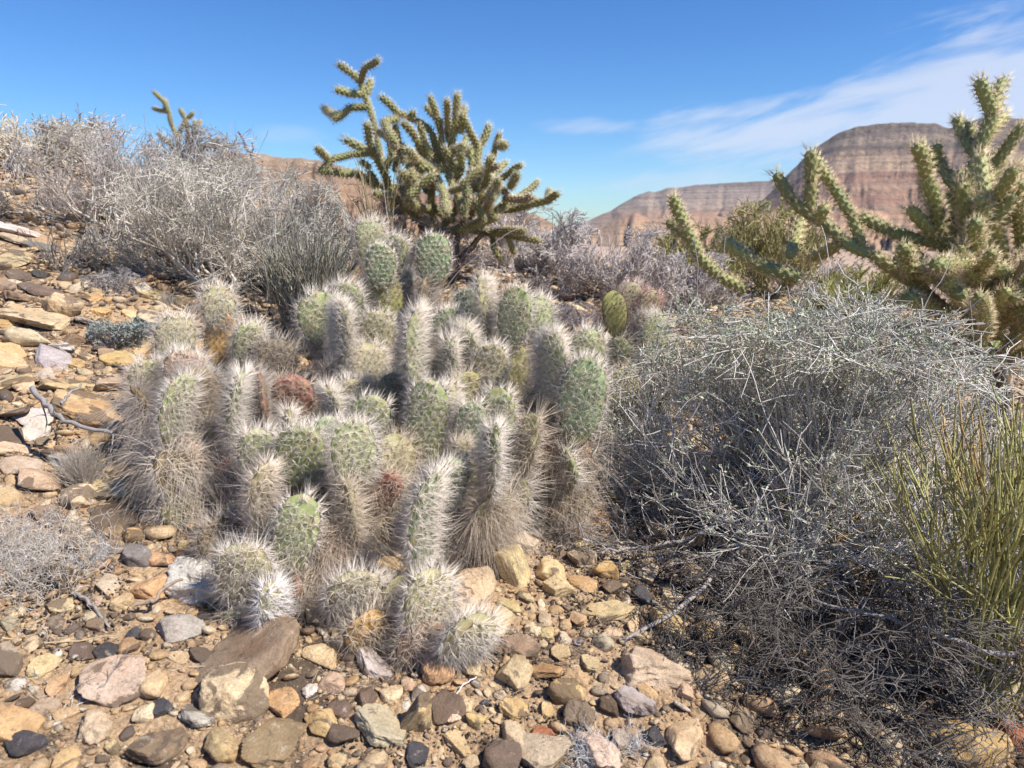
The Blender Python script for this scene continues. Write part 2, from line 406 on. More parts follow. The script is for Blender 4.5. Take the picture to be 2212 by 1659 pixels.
massif('foothills', [(1120, 530), (1200, 512), (1260, 498), (1300, 492), (1330, 478), (1352, 466), (1372, 462), (1400, 472), (1450, 470), (1520, 462), (1600, 470), (1680, 456), (1760, 462), (1850, 452), (1960, 462), (2100, 458), (2212, 466), (2400, 470), (2600, 505)],
       1150, 600, -28, rnd_prof, MF, gul=.22, gf=90, na=340, wob=.04, seed=21, crestn=.06)
massif('tan_hill', [(150, 480), (300, 400), (400, 345), (480, 328), (540, 331), (600, 338), (650, 343), (700, 349), (750, 362), (800, 385), (880, 410), (1000, 430), (1100, 447), (1130, 455), (1150, 462), (1165, 466), (1190, 480), (1215, 497), (1240, 515)],
       190, 120, -9, rnd_prof, MH, gul=.14, gf=40, na=340, wob=.03, seed=31, crestn=.015)
M_ASPH = plain_mat('worn_asphalt', (.16, .15, .15)); M_LINE = plain_mat('road_edge_paint', (.6, .6, .56))
def road_strip(off0, off1, dz, mat):
    pts = []
    for a in np.linspace(-3, 10, 60):
        rr = 480 + a * 14
        for o in (off0, off1):
            q = rr + o; x = q * math.sin(R(a)); y = q * math.cos(R(a)); pts.append((x, y, -11.5 + a * .18 + dz))
    V = np.array(pts).reshape(-1, 2, 3); i = np.arange(len(V) - 1) * 2
    F = np.stack([i, i + 1, i + 3, i + 2], -1); return V.reshape(-1, 3), F

# ------------------------------------------------------------------ prickly pear cactus
def pad_profile(t):
    tt = np.clip(t, 0, 1) ** 1.22
    return (1 - np.abs(2 * tt - 1) ** 2.3) ** (1 / 2.0)
def arc_table(ratio, n=720):
    f = np.linspace(0, 2 * math.pi, n + 1); x = np.cos(f); y = ratio * np.sign(np.sin(f)) * np.abs(np.sin(f)) ** .9
    s = np.concatenate([[0], np.cumsum(np.hypot(np.diff(x), np.diff(y)))]); return s / s[-1], f
def pad_mesh(L, Wd, T, nphi=12, nrow=None, bend=0.0, wrinkle=0.0, seed=0, res=1.0, amp=.0013):
    g = np.random.default_rng(seed)
    nrow = nrow or max(6, int(round(L / .0108))); st, ft = arc_table(T / Wd)
    def surf(u, v):          # u in [0,1] round, v in [0,nrow]
        t = v / nrow; f = np.interp(np.mod(u, 1), st, ft); a = pad_profile(t)
        w = Wd / 2 * a; th = T / 2 * a ** .8
        x = w * np.cos(f); y = th * np.sign(np.sin(f)) * np.abs(np.sin(f)) ** .9
        z = L * t
        nx = np.cos(f) / np.maximum(Wd, 1e-4); ny = np.sin(f) / np.maximum(T, 1e-4); k = np.hypot(nx, ny)
        da = (pad_profile(np.clip(t + .02, 0, 1)) - pad_profile(np.clip(t - .02, 0, 1))) / .04
        nrm_ = np.stack([nx / k, ny / k, -da * (Wd + T) * .25 / L], -1)
        return np.stack([x, y, z], -1), nrm(nrm_)
    nu = int(nphi * 3.4 * res); nv = int(nrow * 2.5 * res)
    uu, vv = np.meshgrid(np.arange(nu) / nu, np.linspace(0.02, nrow - .02, nv + 1))
    p, n = surf(uu, vv)
    lat = np.cos(nphi * 2 * math.pi * uu) * np.cos(math.pi * vv)
    wr = fbm(uu * 9 + seed, vv * .6, seed % 17, 3) * wrinkle
    h = amp * lat + wr * .006 + .0025 * fbm(uu * 4 + seed, vv * .3, 5, 2)
    p = p + n * h[..., None]
    def deform(q):
        t = q[..., 2:3] / L
        return q + np.concatenate([np.zeros_like(t), bend * L * (t - .3) ** 2, np.zeros_like(t)], -1)
    p = deform(p)
    V = p.reshape(-1, 3); i = np.arange((nv + 1) * nu).reshape(nv + 1, nu); j = np.roll(i, -1, 1)
    F = np.stack([i[:-1], j[:-1], j[1:], i[1:]], -1).reshape(-1, 4)
    V = np.concatenate([V, [p[0].mean(0)], [p[-1].mean(0) + [0, 0, .0005]]]); c0, c1 = len(V) - 2, len(V) - 1
    F0 = np.stack([np.full(nu, c0), j[0], i[0]], -1); F1 = np.stack([np.full(nu, c1), i[-1], j[-1]], -1)
    are = np.concatenate([lat.ravel(), [0, 0]]); al = np.concatenate([(vv / nrow).ravel(), [0, 1]])
    me = npmesh('pad', V, [F, np.concatenate([F0, F1])], True, {'areole': are, 'along': al})
    # areoles
    A = []; 
    for r in range(1, nrow):
        k = np.arange(nphi); A.append(np.stack([(k + .5 * (r % 2)) / nphi + g.normal(0, .004, nphi), np.full(nphi, r + .0) + g.normal(0, .07, nphi)], -1))
    A.append(np.stack([np.arange(5) / 5 + .03, np.full(5, nrow - .45)], -1)); A.append(np.array([[.1, nrow - .12]]))
    ev = np.arange(1, nrow) + .5; A.append(np.stack([g.normal(0, .008, len(ev)), ev], -1)); A.append(np.stack([.5 + g.normal(0, .008, len(ev)), ev], -1))
    A = np.concatenate(A); sp, sn = surf(A[:, 0], A[:, 1]); sp = deform(sp + sn * amp)
    return me, sp, sn, A[:, 1] / nrow
def pad_spines(sp, sn, t, style, g, scale=1.0):
    """style: n per areole, short length, long length, droop, top erect"""
    n, ls, ll, droop, r = style['n'], style['s'], style['l'], style['droop'], style['r']
    keep = g.random(len(sp)) < np.clip(pad_profile(t) ** 1.3 * 1.2, .3, 1)
    sp, sn, t = sp[keep], sn[keep], t[keep]
    B = np.repeat(sp, n, 0); Nn = np.repeat(sn, n, 0); tt = np.repeat(t, n)
    m = len(B)
    rnd = nrm(g.normal(size=(m, 3))); tang = nrm(rnd - (rnd * Nn).sum(1, keepdims=True) * Nn)
    outw = g.uniform(.25, 1.25, m)
    islong = g.random(m) < style.get('pl', .3)
    islong |= (tt > style.get('top', .86)) & (g.random(m) < .7)
    outw = np.where(islong, g.uniform(.7, 2.2, m), outw)
    topk = sst(.6, 1, tt)
    bias = np.zeros((m, 3)); bias[:, 2] = np.where(islong, -droop * .8 * (1 - topk) + .6 * topk, -droop * .75 * (1 - topk) + .1 * topk)
    d = nrm(tang + Nn * outw[:, None] + bias)
    Ln = np.where(islong, g.uniform(.6, 1.15, m) * ll, g.uniform(.6, 1.2, m) * ls) * scale
    Ln = Ln * np.where((tt < .15), style.get('basek', 1.0), 1)
    if style.get('curve'):
        k = 3; s = np.linspace(0, 1, k); sag = np.zeros((m, 3)); sag[:, 2] = -style['curve']
        C = B[:, None, :] + (d[:, None, :] * s[None, :, None] + sag[:, None, :] * (s ** 2)[None, :, None] * g.uniform(.4, 1.2, (m, 1, 1))) * Ln[:, None, None]
        Rr = r * np.linspace(1, .25, k)[None, :] * g.uniform(.7, 1.2, (m, 1)); 
        return tubes(C, Rr, 3)
    return spikes(B, B + d * Ln[:, None], r * g.uniform(.8, 1.25, m))
ST = {
 'g':  dict(n=16, s=0.0151, l=0.0269, droop=.7, r=0.000414, pl=.36, top=.86),
 'gs': dict(n=15, s=0.0109, l=0.0193, droop=.4, r=0.000518, pl=.15, top=.9),
 'w':  dict(n=20, s=0.0176, l=0.0336, droop=.5, r=0.000370, pl=.35, top=.84),
 'ww': dict(n=23, s=0.0194, l=0.0326, droop=.55, r=0.000368, pl=.45, top=.8),
 'e':  dict(n=20, s=0.0185, l=0.0361, droop=.6, r=0.000407, pl=.35, top=.88),
 'y':  dict(n=8, s=0.0099, l=0.0165, droop=.3, r=0.000385, pl=.3, top=.9),
 'r':  dict(n=14, s=0.0151, l=0.0336, droop=.5, r=0.000296, pl=.35, top=.75),
 'o':  dict(n=12, s=0.0304, l=0.0665, droop=.95, r=0.000409, pl=.5, top=2),
 'f':  dict(n=12, s=0.0247, l=0.0475, droop=.55, r=0.000370, pl=.4, top=2),
 'oc': dict(n=12, s=0.034, l=0.078, droop=1.05, r=0.00046, pl=.55, top=2, curve=.38),
 'd':  dict(n=18, s=0.0176, l=0.0370, droop=.1, r=0.000320, pl=.5, top=.6),
}
WHITE = (.72, .635, .54); STRAW = (.64, .53, .41); GREYSP = (.46, .39, .33); BLACKSP = (.25, .19, .14)
PC = {'g': (.27, .30, .12), 'b': (.20, .26, .115), 'y': (.36, .34, .10), 'o': (.42, .25, .085), 'r': (.27, .115, .085), 'n': (.22, .16, .08), 't': (.30, .27, .13), 'k': (.17, .135, .09), 'ro': (.27, .14, .085)}
def add_pad(parent, base_off, c, L, Wd, T, yaw, tilt, lean, col, style, spc, seed, label=None, res=1.0, sn=None):
    g = np.random.default_rng(seed)
    L *= 1.02
    nphi = 12 if Wd > .055 else 10
    wr = 1.0 if col in ('r', 'o', 'ro', 'n') else .25
    me, sp, nn, t = pad_mesh(L, Wd, T, nphi, bend=g.normal(0, .22), wrinkle=wr, seed=seed, res=res, amp=.0009 if wr < .5 else .0018)
    M = Matrix.Rotation(tilt, 4, 'Y') @ Matrix.Rotation(lean, 4, 'X') @ Matrix.Rotation(yaw, 4, 'Z')
    base = Vector(c) - (M @ Vector((0, 0, L / 2)))
    M = Matrix.Translation(base - Vector(base_off)) @ M
    cc = np.array(PC[col]) * g.uniform(.88, 1.12)
    p = obj('pad', me, M_PAD, parent, color=cc, M=M, label=label)
    s = dict(ST[style])
    if sn: s['n'] = sn
    # droop is world-down: rotate normals stay local, local -z is close enough to world down for upright pads
    V, F = pad_spines(sp, nn, t, s, g, 1.0 if style == 'y' else 1.16)
    o = obj('spines', npmesh('spines', V, [F], False), M_SPINE, p, color=spc, kind='stuff')
    bot = M @ Vector((0, 0, 0)); top = M @ Vector((0, 0, L))
    return p, np.array(bot) + np.array(base_off), np.array(top) + np.array(base_off)

# x, y, length, seen width, distance, face/edge (yaw deg), tilt deg (clockwise), colour, spines, spine colour, part label
PADS = [
 (803, 528, 100, 52, 1.90, 25, -4, 'g', 'w', WHITE, None), (822, 577, 92, 52, 1.84, 15, 8, 'b', 'gs', WHITE, None),
 (852, 556, 84, 48, 1.90, -30, 12, 'g', 'w', WHITE, None), (937, 562, 104, 62, 1.86, 8, 3, 'b', 'gs', WHITE, None),
 (839, 648, 108, 54, 1.86, 10, 4, 'y', 'y', BLACKSP, 'yellow blotched pad with scabs'), (868, 640, 96, 60, 1.90, 60, 8, 't', 'w', WHITE, None),
 (918, 645, 92, 60, 1.86, 75, -4, 'n', 'f', GREYSP, None), (694, 692, 110, 74, 1.72, 25, -6, 'g', 'w', WHITE, None),
 (748, 668, 104, 64, 1.80, -5, 6, 'g', 'w', WHITE, None), (740, 735, 140, 74, 1.62, 55, 3, 't', 'ww', WHITE, None),
 (732, 838, 96, 66, 1.60, 5, 4, 'ro', 'r', STRAW, 'withered orange red pad'), (692, 752, 90, 62, 1.74, 60, -6, 'n', 'ww', WHITE, None),
 (812, 730, 96, 66, 1.70, 0, 3, 't', 'g', WHITE, None), (797, 790, 84, 58, 1.62, 40, -8, 't', 'ww', WHITE, None),
 (893, 775, 190, 80, 1.50, 78, 1, 'g', 'e', WHITE, None), (1055, 668, 130, 72, 1.66, 74, 3, 't', 'w', WHITE, None),
 (1010, 668, 80, 52, 1.78, -20, -8, 'b', 'g', WHITE, None), (1108, 692, 130, 60, 1.60, -12, 3, 'g', 'g', WHITE, None),
 (1163, 690, 92, 54, 1.66, 20, 12, 'g', 'g', WHITE, None), (968, 712, 86, 58, 1.66, 25, -5, 'b', 'g', WHITE, None),
 (990, 742, 86, 52, 1.60, -35, 4, 'y', 'w', WHITE, None), (970, 790, 110, 70, 1.52, 68, -2, 'g', 'e', WHITE, None),
 (1018, 778, 120, 70, 1.55, 60, 2, 'g', 'w', WHITE, None), (1056, 802, 104, 62, 1.50, 5, 3, 't', 'g', WHITE, None),
 (1108, 806, 110, 58, 1.60, 25, 2, 'y', 'f', GREYSP, None), (1190, 806, 160, 78, 1.46, 55, 5, 'g', 'ww', WHITE, None),
 (1266, 768, 100, 66, 1.56, 5, 10, 'g', 'g', WHITE, None), (1256, 868, 158, 84, 1.40, -8, 6, 'b', 'g', WHITE, None),
 (1172, 905, 130, 76, 1.50, 40, -4, 'n', 'f', STRAW, None), (1216, 995, 130, 108, 1.42, 10, 6, 'ro', 'oc', STRAW, None),
 (924, 915, 160, 78, 1.36, 5, -3, 'g', 'g', WHITE, None), (980, 885, 104, 62, 1.42, 80, 2, 't', 'w', WHITE, None),
 (1015, 930, 110, 62, 1.36, 10, 4, 'b', 'g', WHITE, None), (1072, 912, 130, 66, 1.38, -15, 3, 'g', 'g', WHITE, None),
 (796, 912, 112, 76, 1.36, 12, 8, 'g', 'g', WHITE, None), (726, 880, 90, 60, 1.42, 60, 0, 't', 'w', WHITE, None),
 (630, 866, 104, 78, 1.50, 10, 6, 'r', 'r', STRAW, 'shrivelled dark red pad'), (566, 868, 116, 66, 1.46, 66, 2, 'ro', 'r', GREYSP, 'narrow orange red pad'),
 (535, 748, 100, 62, 1.62, 50, 10, 'g', 'w', WHITE, None), (479, 738, 104, 60, 1.66, 12, 8, 'o', 'y', GREYSP, 'yellow orange dying pad'),
 (473, 668, 90, 54, 1.66, 25, -4, 't', 'w', WHITE, None), (378, 735, 94, 66, 1.60, 20, 4, 't', 'w', WHITE, None),
 (592, 780, 90, 70, 1.64, 30, 3, 'k', 'd', GREYSP, 'grey dried pad'), (432, 862, 124, 74, 1.42, 30, -3, 'n', 'd', GREYSP, 'brown dried pad'),
 (378, 888, 130, 76, 1.26, 72, 4, 'g', 'e', WHITE, None), (388, 1045, 200, 105, 1.27, 12, -3, 'ro', 'oc', STRAW, 'reddish old pad with long hanging spines'),
 (500, 893, 160, 74, 1.30, 76, 3, 'g', 'e', WHITE, None), (502, 1015, 130, 76, 1.33, 40, 0, 'n', 'f', STRAW, None),
 (328, 828, 80, 70, 1.50, 30, -10, 't', 'ww', WHITE, None), (322, 905, 120, 70, 1.42, 50, -14, 'n', 'oc', GREYSP, None),
 (400, 806, 78, 64, 1.50, 30, 5, 'ro', 'ww', WHITE, None), (556, 980, 92, 66, 1.24, 20, 2, 'g', 'w', WHITE, None),
 (650, 992, 124, 92, 1.22, 5, -2, 'g', 'g', WHITE, None), (710, 962, 96, 58, 1.28, 40, 4, 'b', 'g', WHITE, None),
 (766, 984, 130, 74, 1.16, 35, 3, 'g', 'w', WHITE, None), (565, 1066, 116, 58, 1.12, 65, 2, 't', 'ww', (.72, .60, .48), None),
 (636, 1158, 128, 84, 1.08, -5, 8, 'g', 'g', WHITE, None), (757, 1108, 130, 76, 1.14, 66, -4, 't', 'f', STRAW, None),
 (728, 1212, 120, 72, 1.10, 30, -10, 'ro', 'oc', STRAW, None), (908, 1128, 170, 84, 1.08, 62, -3, 'b', 'e', WHITE, None),
 (976, 1046, 106, 60, 1.20, 25, 6, 'b', 'g', WHITE, None), (1057, 1005, 160, 72, 1.20, 72, 3, 'g', 'e', WHITE, None),
 (1060, 1116, 110, 72, 1.22, 40, 0, 't', 'oc', STRAW, None), (984, 1002, 84, 54, 1.27, 50, 4, 't', 'w', STRAW, None),
 (832, 1062, 84, 54, 1.22, 10, 30, 'r', 'r', STRAW, 'small pinkish withered pad'), (476, 1172, 90, 62, 1.12, 40, -6, 'n', 'f', GREYSP, None),
 (622, 930, 80, 54, 1.36, 60, 0, 't', 'w', WHITE, None), (1130, 960, 110, 66, 1.36, 50, 4, 't', 'f', STRAW, None),
 (1004, 850, 90, 60, 1.48, 30, 0, 'y', 'f', STRAW, None), (690, 1060, 100, 66, 1.24, 50, 2, 'n', 'f', STRAW, None),
 (860, 1000, 100, 62, 1.30, 40, -3, 't', 'f', STRAW, None), (455, 960, 90, 60, 1.36, 50, 4, 'y', 'f', STRAW, None),
 (850, 860, 96, 62, 1.52, 20, 2, 't', 'w', STRAW, None), (760, 860, 84, 60, 1.52, 30, 10, 't', 'w', WHITE, None),
]
allpads = []
def clump(name, label, basepx, pads, group=None, support=True, seed=500):
    bx, by, bY = basepx
    b = P(bx, by, bY); b = onto(b[0], b[1])
    root = thing(name, label, 'cactus', b, group or 'clumps of grizzly-spined prickly pear')
    g = np.random.default_rng(seed); ends = []
    for i, (x, y, l, w, Yd, yaw, tilt, col, sty, spc, lab) in enumerate(pads):
        c = P(x, y, Yd); f = (c[1]) * math.cos(PITCH) - (c[2] - CAMZ) * math.sin(PITCH)
        k = f / FPX; el = math.atan2(CAMZ - c[2], c[1])
        lean = R(g.uniform(-16, 9)); L = 1.08 * l * k / max(.6, math.cos(el - lean)); Wd = w * k * 1.16
        T = max(.017, Wd * g.uniform(.23, .31)); tilt += g.normal(0, 3)
        sgn = 1 if g.random() < .5 else -1
        yw = R(yaw) if yaw < 45 else R(yaw) * sgn
        # seen width blends face width and thickness
        sw = math.hypot(Wd * math.cos(yw), T * math.sin(yw))
        if yaw < 45: Wd *= Wd / sw
        p, bot, top = add_pad(root, b, c, L, Wd, T, yw, R(tilt), lean, col, sty, spc, seed + i * 7, lab)
        ends.append((bot, top, c, Wd))
    if not support: return root, ends
    ctr = np.mean([e[2][:2] for e in ends], 0); extra = []
    cents = [e[2] for e in ends]
    q = [(e[0], e[3], 0) for e in ends]
    while q:
        bot, wd, dpt = q.pop(0)
        gz = float(hz(bot[0], bot[1]))
        if bot[2] - gz < .012 or dpt > 5: continue
        near = [c for c in cents if np.hypot(*(c[:2] - bot[:2])) < .036 and -.005 < bot[2] - c[2] < .075]
        if near: continue
        L = min(g.uniform(.085, .125), bot[2] - gz + .02)
        L = max(L, .04); tl = g.normal(0, .14); ln = g.normal(0, .14)
        c = bot + np.array([-math.sin(tl) * L * .5, math.sin(ln) * L * .5, -L * .5 + .006])
        c[:2] += (ctr - c[:2]) * .02
        low = c[2] - gz < .10
        sty = 'o' if low and g.random() < .8 else 'f'
        col = g.choice(['n', 't', 'ro', 'y', 'n', 'k']) if low else g.choice(['t', 'n', 'y', 'g'])
        spc = STRAW if g.random() < .45 else WHITE
        p, b2, t2 = add_pad(root, b, c, L, max(.055, wd * 1.02), .020, R(g.uniform(-80, 80)), tl, ln, str(col), sty, spc, seed + 3000 + len(extra), res=.75, sn=9)
        extra.append(c); cents.append(c); q.append((b2, wd, dpt + 1))
    return root, ends
clump('prickly_pear_cactus', 'large sprawling grizzly-spined cactus clump filling the middle of the photo', (830, 1000, 1.45), PADS, seed=500)
clump('prickly_pear_cactus', 'round pale-spined cactus pads in front of the big clump beside the white lumpy rock', (540, 1300, 1.02),
      [(527, 1245, 112, 104, 1.02, 5, -6, 't', 'w', WHITE, None), (588, 1318, 96, 58, .99, 60, 8, 't', 'ww', (.80, .74, .70), None)], seed=9100)
clump('prickly_pear_cactus', 'low bristly cactus clump at the bottom centre, nearest the camera', (880, 1430, .95),
      [(768, 1296, 120, 100, 1.02, 20, -4, 't', 'ww', WHITE, None), (798, 1372, 92, 84, .98, 30, 4, 'o', 'f', STRAW, None),
       (868, 1300, 110, 76, 1.05, 40, -4, 't', 'ww', (.72, .62, .50), None), (928, 1320, 120, 84, .99, 40, -2, 't', 'ww', WHITE, None),
       (918, 1405, 100, 100, .97, 20, -4, 'ro', 'f', STRAW, None), (1008, 1388, 112, 96, .96, 35, 30, 't', 'ww', WHITE, None)], seed=9300)
clump('prickly_pear_cactus', 'yellow-green cactus pads peeking out behind the left edge of the big right bush', (1360, 780, 1.95),
      [(1328, 680, 92, 48, 1.95, 10, -2, 'y', 'r', BLACKSP, None), (1364, 652, 74, 44, 2.05, 20, 2, 't', 'g', (.6, .45, .38), None),
       (1402, 664, 66, 44, 2.05, 20, 10, 't', 'g', (.55, .35, .3), None), (1384, 712, 70, 50, 1.98, 50, 4, 'k', 'd', GREYSP, None),
       (1416, 730, 90, 60, 1.96, 20, 4, 'g', 'w', WHITE, None), (1350, 860, 110, 62, 1.8, 30, 4, 't', 'f', STRAW, None), (1420, 830, 110, 62, 1.85, 50, 4, 't', 'f', STRAW, None)], seed=9500)

# ------------------------------------------------------------------ cholla
def joint_mesh(aspect, seed, nphi=6):
    g = np.random.default_rng(seed); L = aspect; r = 1.0
    nrow = max(3, int(round(aspect / .8)))
    nu, nv = nphi * 4, nrow * 4
    uu, vv = np.meshgrid(np.arange(nu) / nu, np.linspace(0, nrow, nv + 1))
    def prof(t): return np.clip(1 - np.abs(2 * t - 1) ** 9, 0, 1) ** .5 * (.88 + .12 * np.sin(t * 2.6 + .3))
    def surf(u, v):
        t = v / nrow; a = prof(t); f = u * 2 * math.pi
        n = np.stack([np.cos(f), np.sin(f), (t - .5) * .8 * (np.abs(t - .5) > .35)], -1)
        return np.stack([a * np.cos(f), a * np.sin(f), L * t], -1), nrm(n)
    p, n = surf(uu, vv); lat = np.cos(nphi * 2 * math.pi * uu) * np.cos(math.pi * vv)
    p = p + n * (.19 * lat * np.minimum(1, prof(vv / nrow) * 2))[..., None]
    bx = g.normal(0, .05) * L; p[..., 0] += bx * np.sin(p[..., 2] / L * math.pi)
    V = p.reshape(-1, 3); i = np.arange((nv + 1) * nu).reshape(nv + 1, nu); j = np.roll(i, -1, 1)
    F = np.stack([i[:-1], j[:-1], j[1:], i[1:]], -1).reshape(-1, 4)
    me = npmesh('joint', V, [F], True, {'areole': lat.ravel(), 'along': (vv / nrow).ravel()}); me.materials.append(M_CHOLLA)
    A = []
    for q in range(0, nrow + 1):
        k = np.arange(nphi); A.append(np.stack([(k + .5 * (q % 2)) / nphi, np.full(nphi, min(max(q, .25), nrow - .15))], -1))
    A = np.concatenate(A); sp, sn = surf(A[:, 0], A[:, 1]); sp = sp + sn * .18; sp[:, 0] += bx * np.sin(sp[:, 2] / L * math.pi)
    ns = 11; B = np.repeat(sp, ns, 0); Nn = np.repeat(sn, ns, 0); tt = np.repeat(A[:, 1] / nrow, ns)
    d = nrm(g.normal(size=B.shape) * .55 + Nn + np.stack([0 * tt, 0 * tt, .35 + sst(.75, 1, tt) * 1.2], -1))
    ln = g.uniform(.4, 1.35, len(B)) * (1 + .7 * sst(.8, 1, tt))
    V, F = spikes(B, B + d * ln[:, None], .034)
    sm = npmesh('spines', V, [F], False); sm.materials.append(M_SPINE)
    return me, sm
ASP = [2.2, 3.6, 5.2, 7.0]
JM = {a: [joint_mesh(a, int(a * 10) + s) for s in range(3)] for a in ASP}
def cholla(name, label, basep, chains, Yd, r0, seed, col=(.225, .22, .078), spc=(.64, .55, .38), depth=.3, jl=6.4, group=None, tps=(), trunkr=1.25, fill=()):
    g = np.random.default_rng(seed)
    b = onto(basep[0], basep[1]); root = thing(name, label, 'cholla cactus', b, group or 'branching cholla cacti')
    trunk = Acc(); cnt = 0
    starts = {}
    def place(p0, p1, r, dead=False):
        nonlocal cnt
        v = p1 - p0; L = np.linalg.norm(v)
        if L < r * .8: return
        a = min(ASP, key=lambda q: abs(q - L / r)); me, sm = JM[a][g.integers(3)]
        q = Vector(v).to_track_quat('Z', 'Y').to_matrix().to_4x4()
        M = Matrix.Translation(Vector(p0 - b)) @ q @ Matrix.Rotation(g.uniform(0, 6.28), 4, 'Z') @ Matrix.Diagonal((r, r, L * 1.06 / a, 1))
        c = np.array(col) * g.uniform(.8, 1.25); c[0] *= g.uniform(.9, 1.12)
        if dead: c = np.array((.26, .19, .11))
        o = obj('joint', me, None, root, color=c, M=M)
        s2 = np.array(spc) * g.uniform(.8, 1.15)
        obj('spines', sm, None, o, color=s2, kind='stuff'); cnt += 1
    for ci, ch in enumerate(chains):
        pts, dd, dead = ch[0], (ch[1] if len(ch) > 1 else None), (len(ch) > 2 and ch[2])
        key0 = tuple(pts[0]); d0 = None
        best = None
        for k, v in starts.items():
            dd_ = math.hypot(k[0] - pts[0][0], k[1] - pts[0][1])
            if dd_ < 26 and (best is None or dd_ < best[0]): best = (dd_, v)
        d0 = best[1] if best else g.uniform(-.25, .25) * depth
        dend = dd if dd is not None else d0 + g.uniform(-.8, .8) * depth
        seg = np.array(pts, float); cum = np.concatenate([[0], np.cumsum(np.hypot(*np.diff(seg, axis=0).T))])
        P3 = []
        for (x, y), c in zip(pts, cum):
            d = d0 + (dend - d0) * c / max(cum[-1], 1); P3.append(P(x, y, Yd + d)); starts[(x, y)] = d
        P3 = np.array(P3); cl = np.concatenate([[0], np.cumsum(np.linalg.norm(np.diff(P3, axis=0), axis=1))])
        tot = cl[-1]; r = r0 * g.uniform(.88, 1.1)
        n = max(1, int(round(tot / (r * jl)))); s = np.linspace(0, tot, n + 1)
        Q = np.stack([np.interp(s, cl, P3[:, k]) for k in range(3)], -1)
        for a_, b_ in zip(Q[:-1], Q[1:]): place(a_, b_, r, dead)
    for (ax, ay, bx_, by_, nn, l0, l1, dd) in fill:
        for _ in range(nn):
            x0, y0 = g.uniform(ax, bx_), g.uniform(ay, by_); an = g.normal(0, .75) + (x0 - (ax + bx_) / 2) / (bx_ - ax) * 1.2; l = g.uniform(l0, l1); d = g.uniform(-dd, dd)
            p0 = P(x0, y0, Yd + d); p1 = P(x0 + math.sin(an) * l, y0 - math.cos(an) * l, Yd + d + g.normal(0, dd * .5)); r = r0 * g.uniform(.85, 1.1)
            L = np.linalg.norm(p1 - p0); n = max(1, int(round(L / (r * jl)))); off = g.normal(0, .18, 3) * L / 3
            q = [p0 + (p1 - p0) * t + off * math.sin(t * 3.14) for t in np.linspace(0, 1, n + 1)]; dead = g.random() < .16
            for a_, b_ in zip(q[:-1], q[1:]): place(a_, b_, r, dead)
    # woody trunk from the ground
    for tp in tps:
        e = P(*tp, Yd)
        t = np.linspace(0, 1, 8)[:, None]; C = b + np.array([0, 0, -.03]) + (e - b) * t + np.array([0, 0, .06]) * np.sin(t * 3.14) + g.normal(0, .008, (8, 3))
        V, F = tubes(C[None], np.linspace(1.3, .45, 8)[None] * r0 * trunkr, 8); trunk.add(V, F)
    obj('trunk', trunk.mesh('trunk', b), M_BARK, root, color=(.20, .15, .10))
    return root, place, b, g
def Zc(a, s, ox, oy): return [(x * s + ox, y * s + oy) for x, y in a]
z2 = lambda *a: Zc(a, .293, 648, 108)
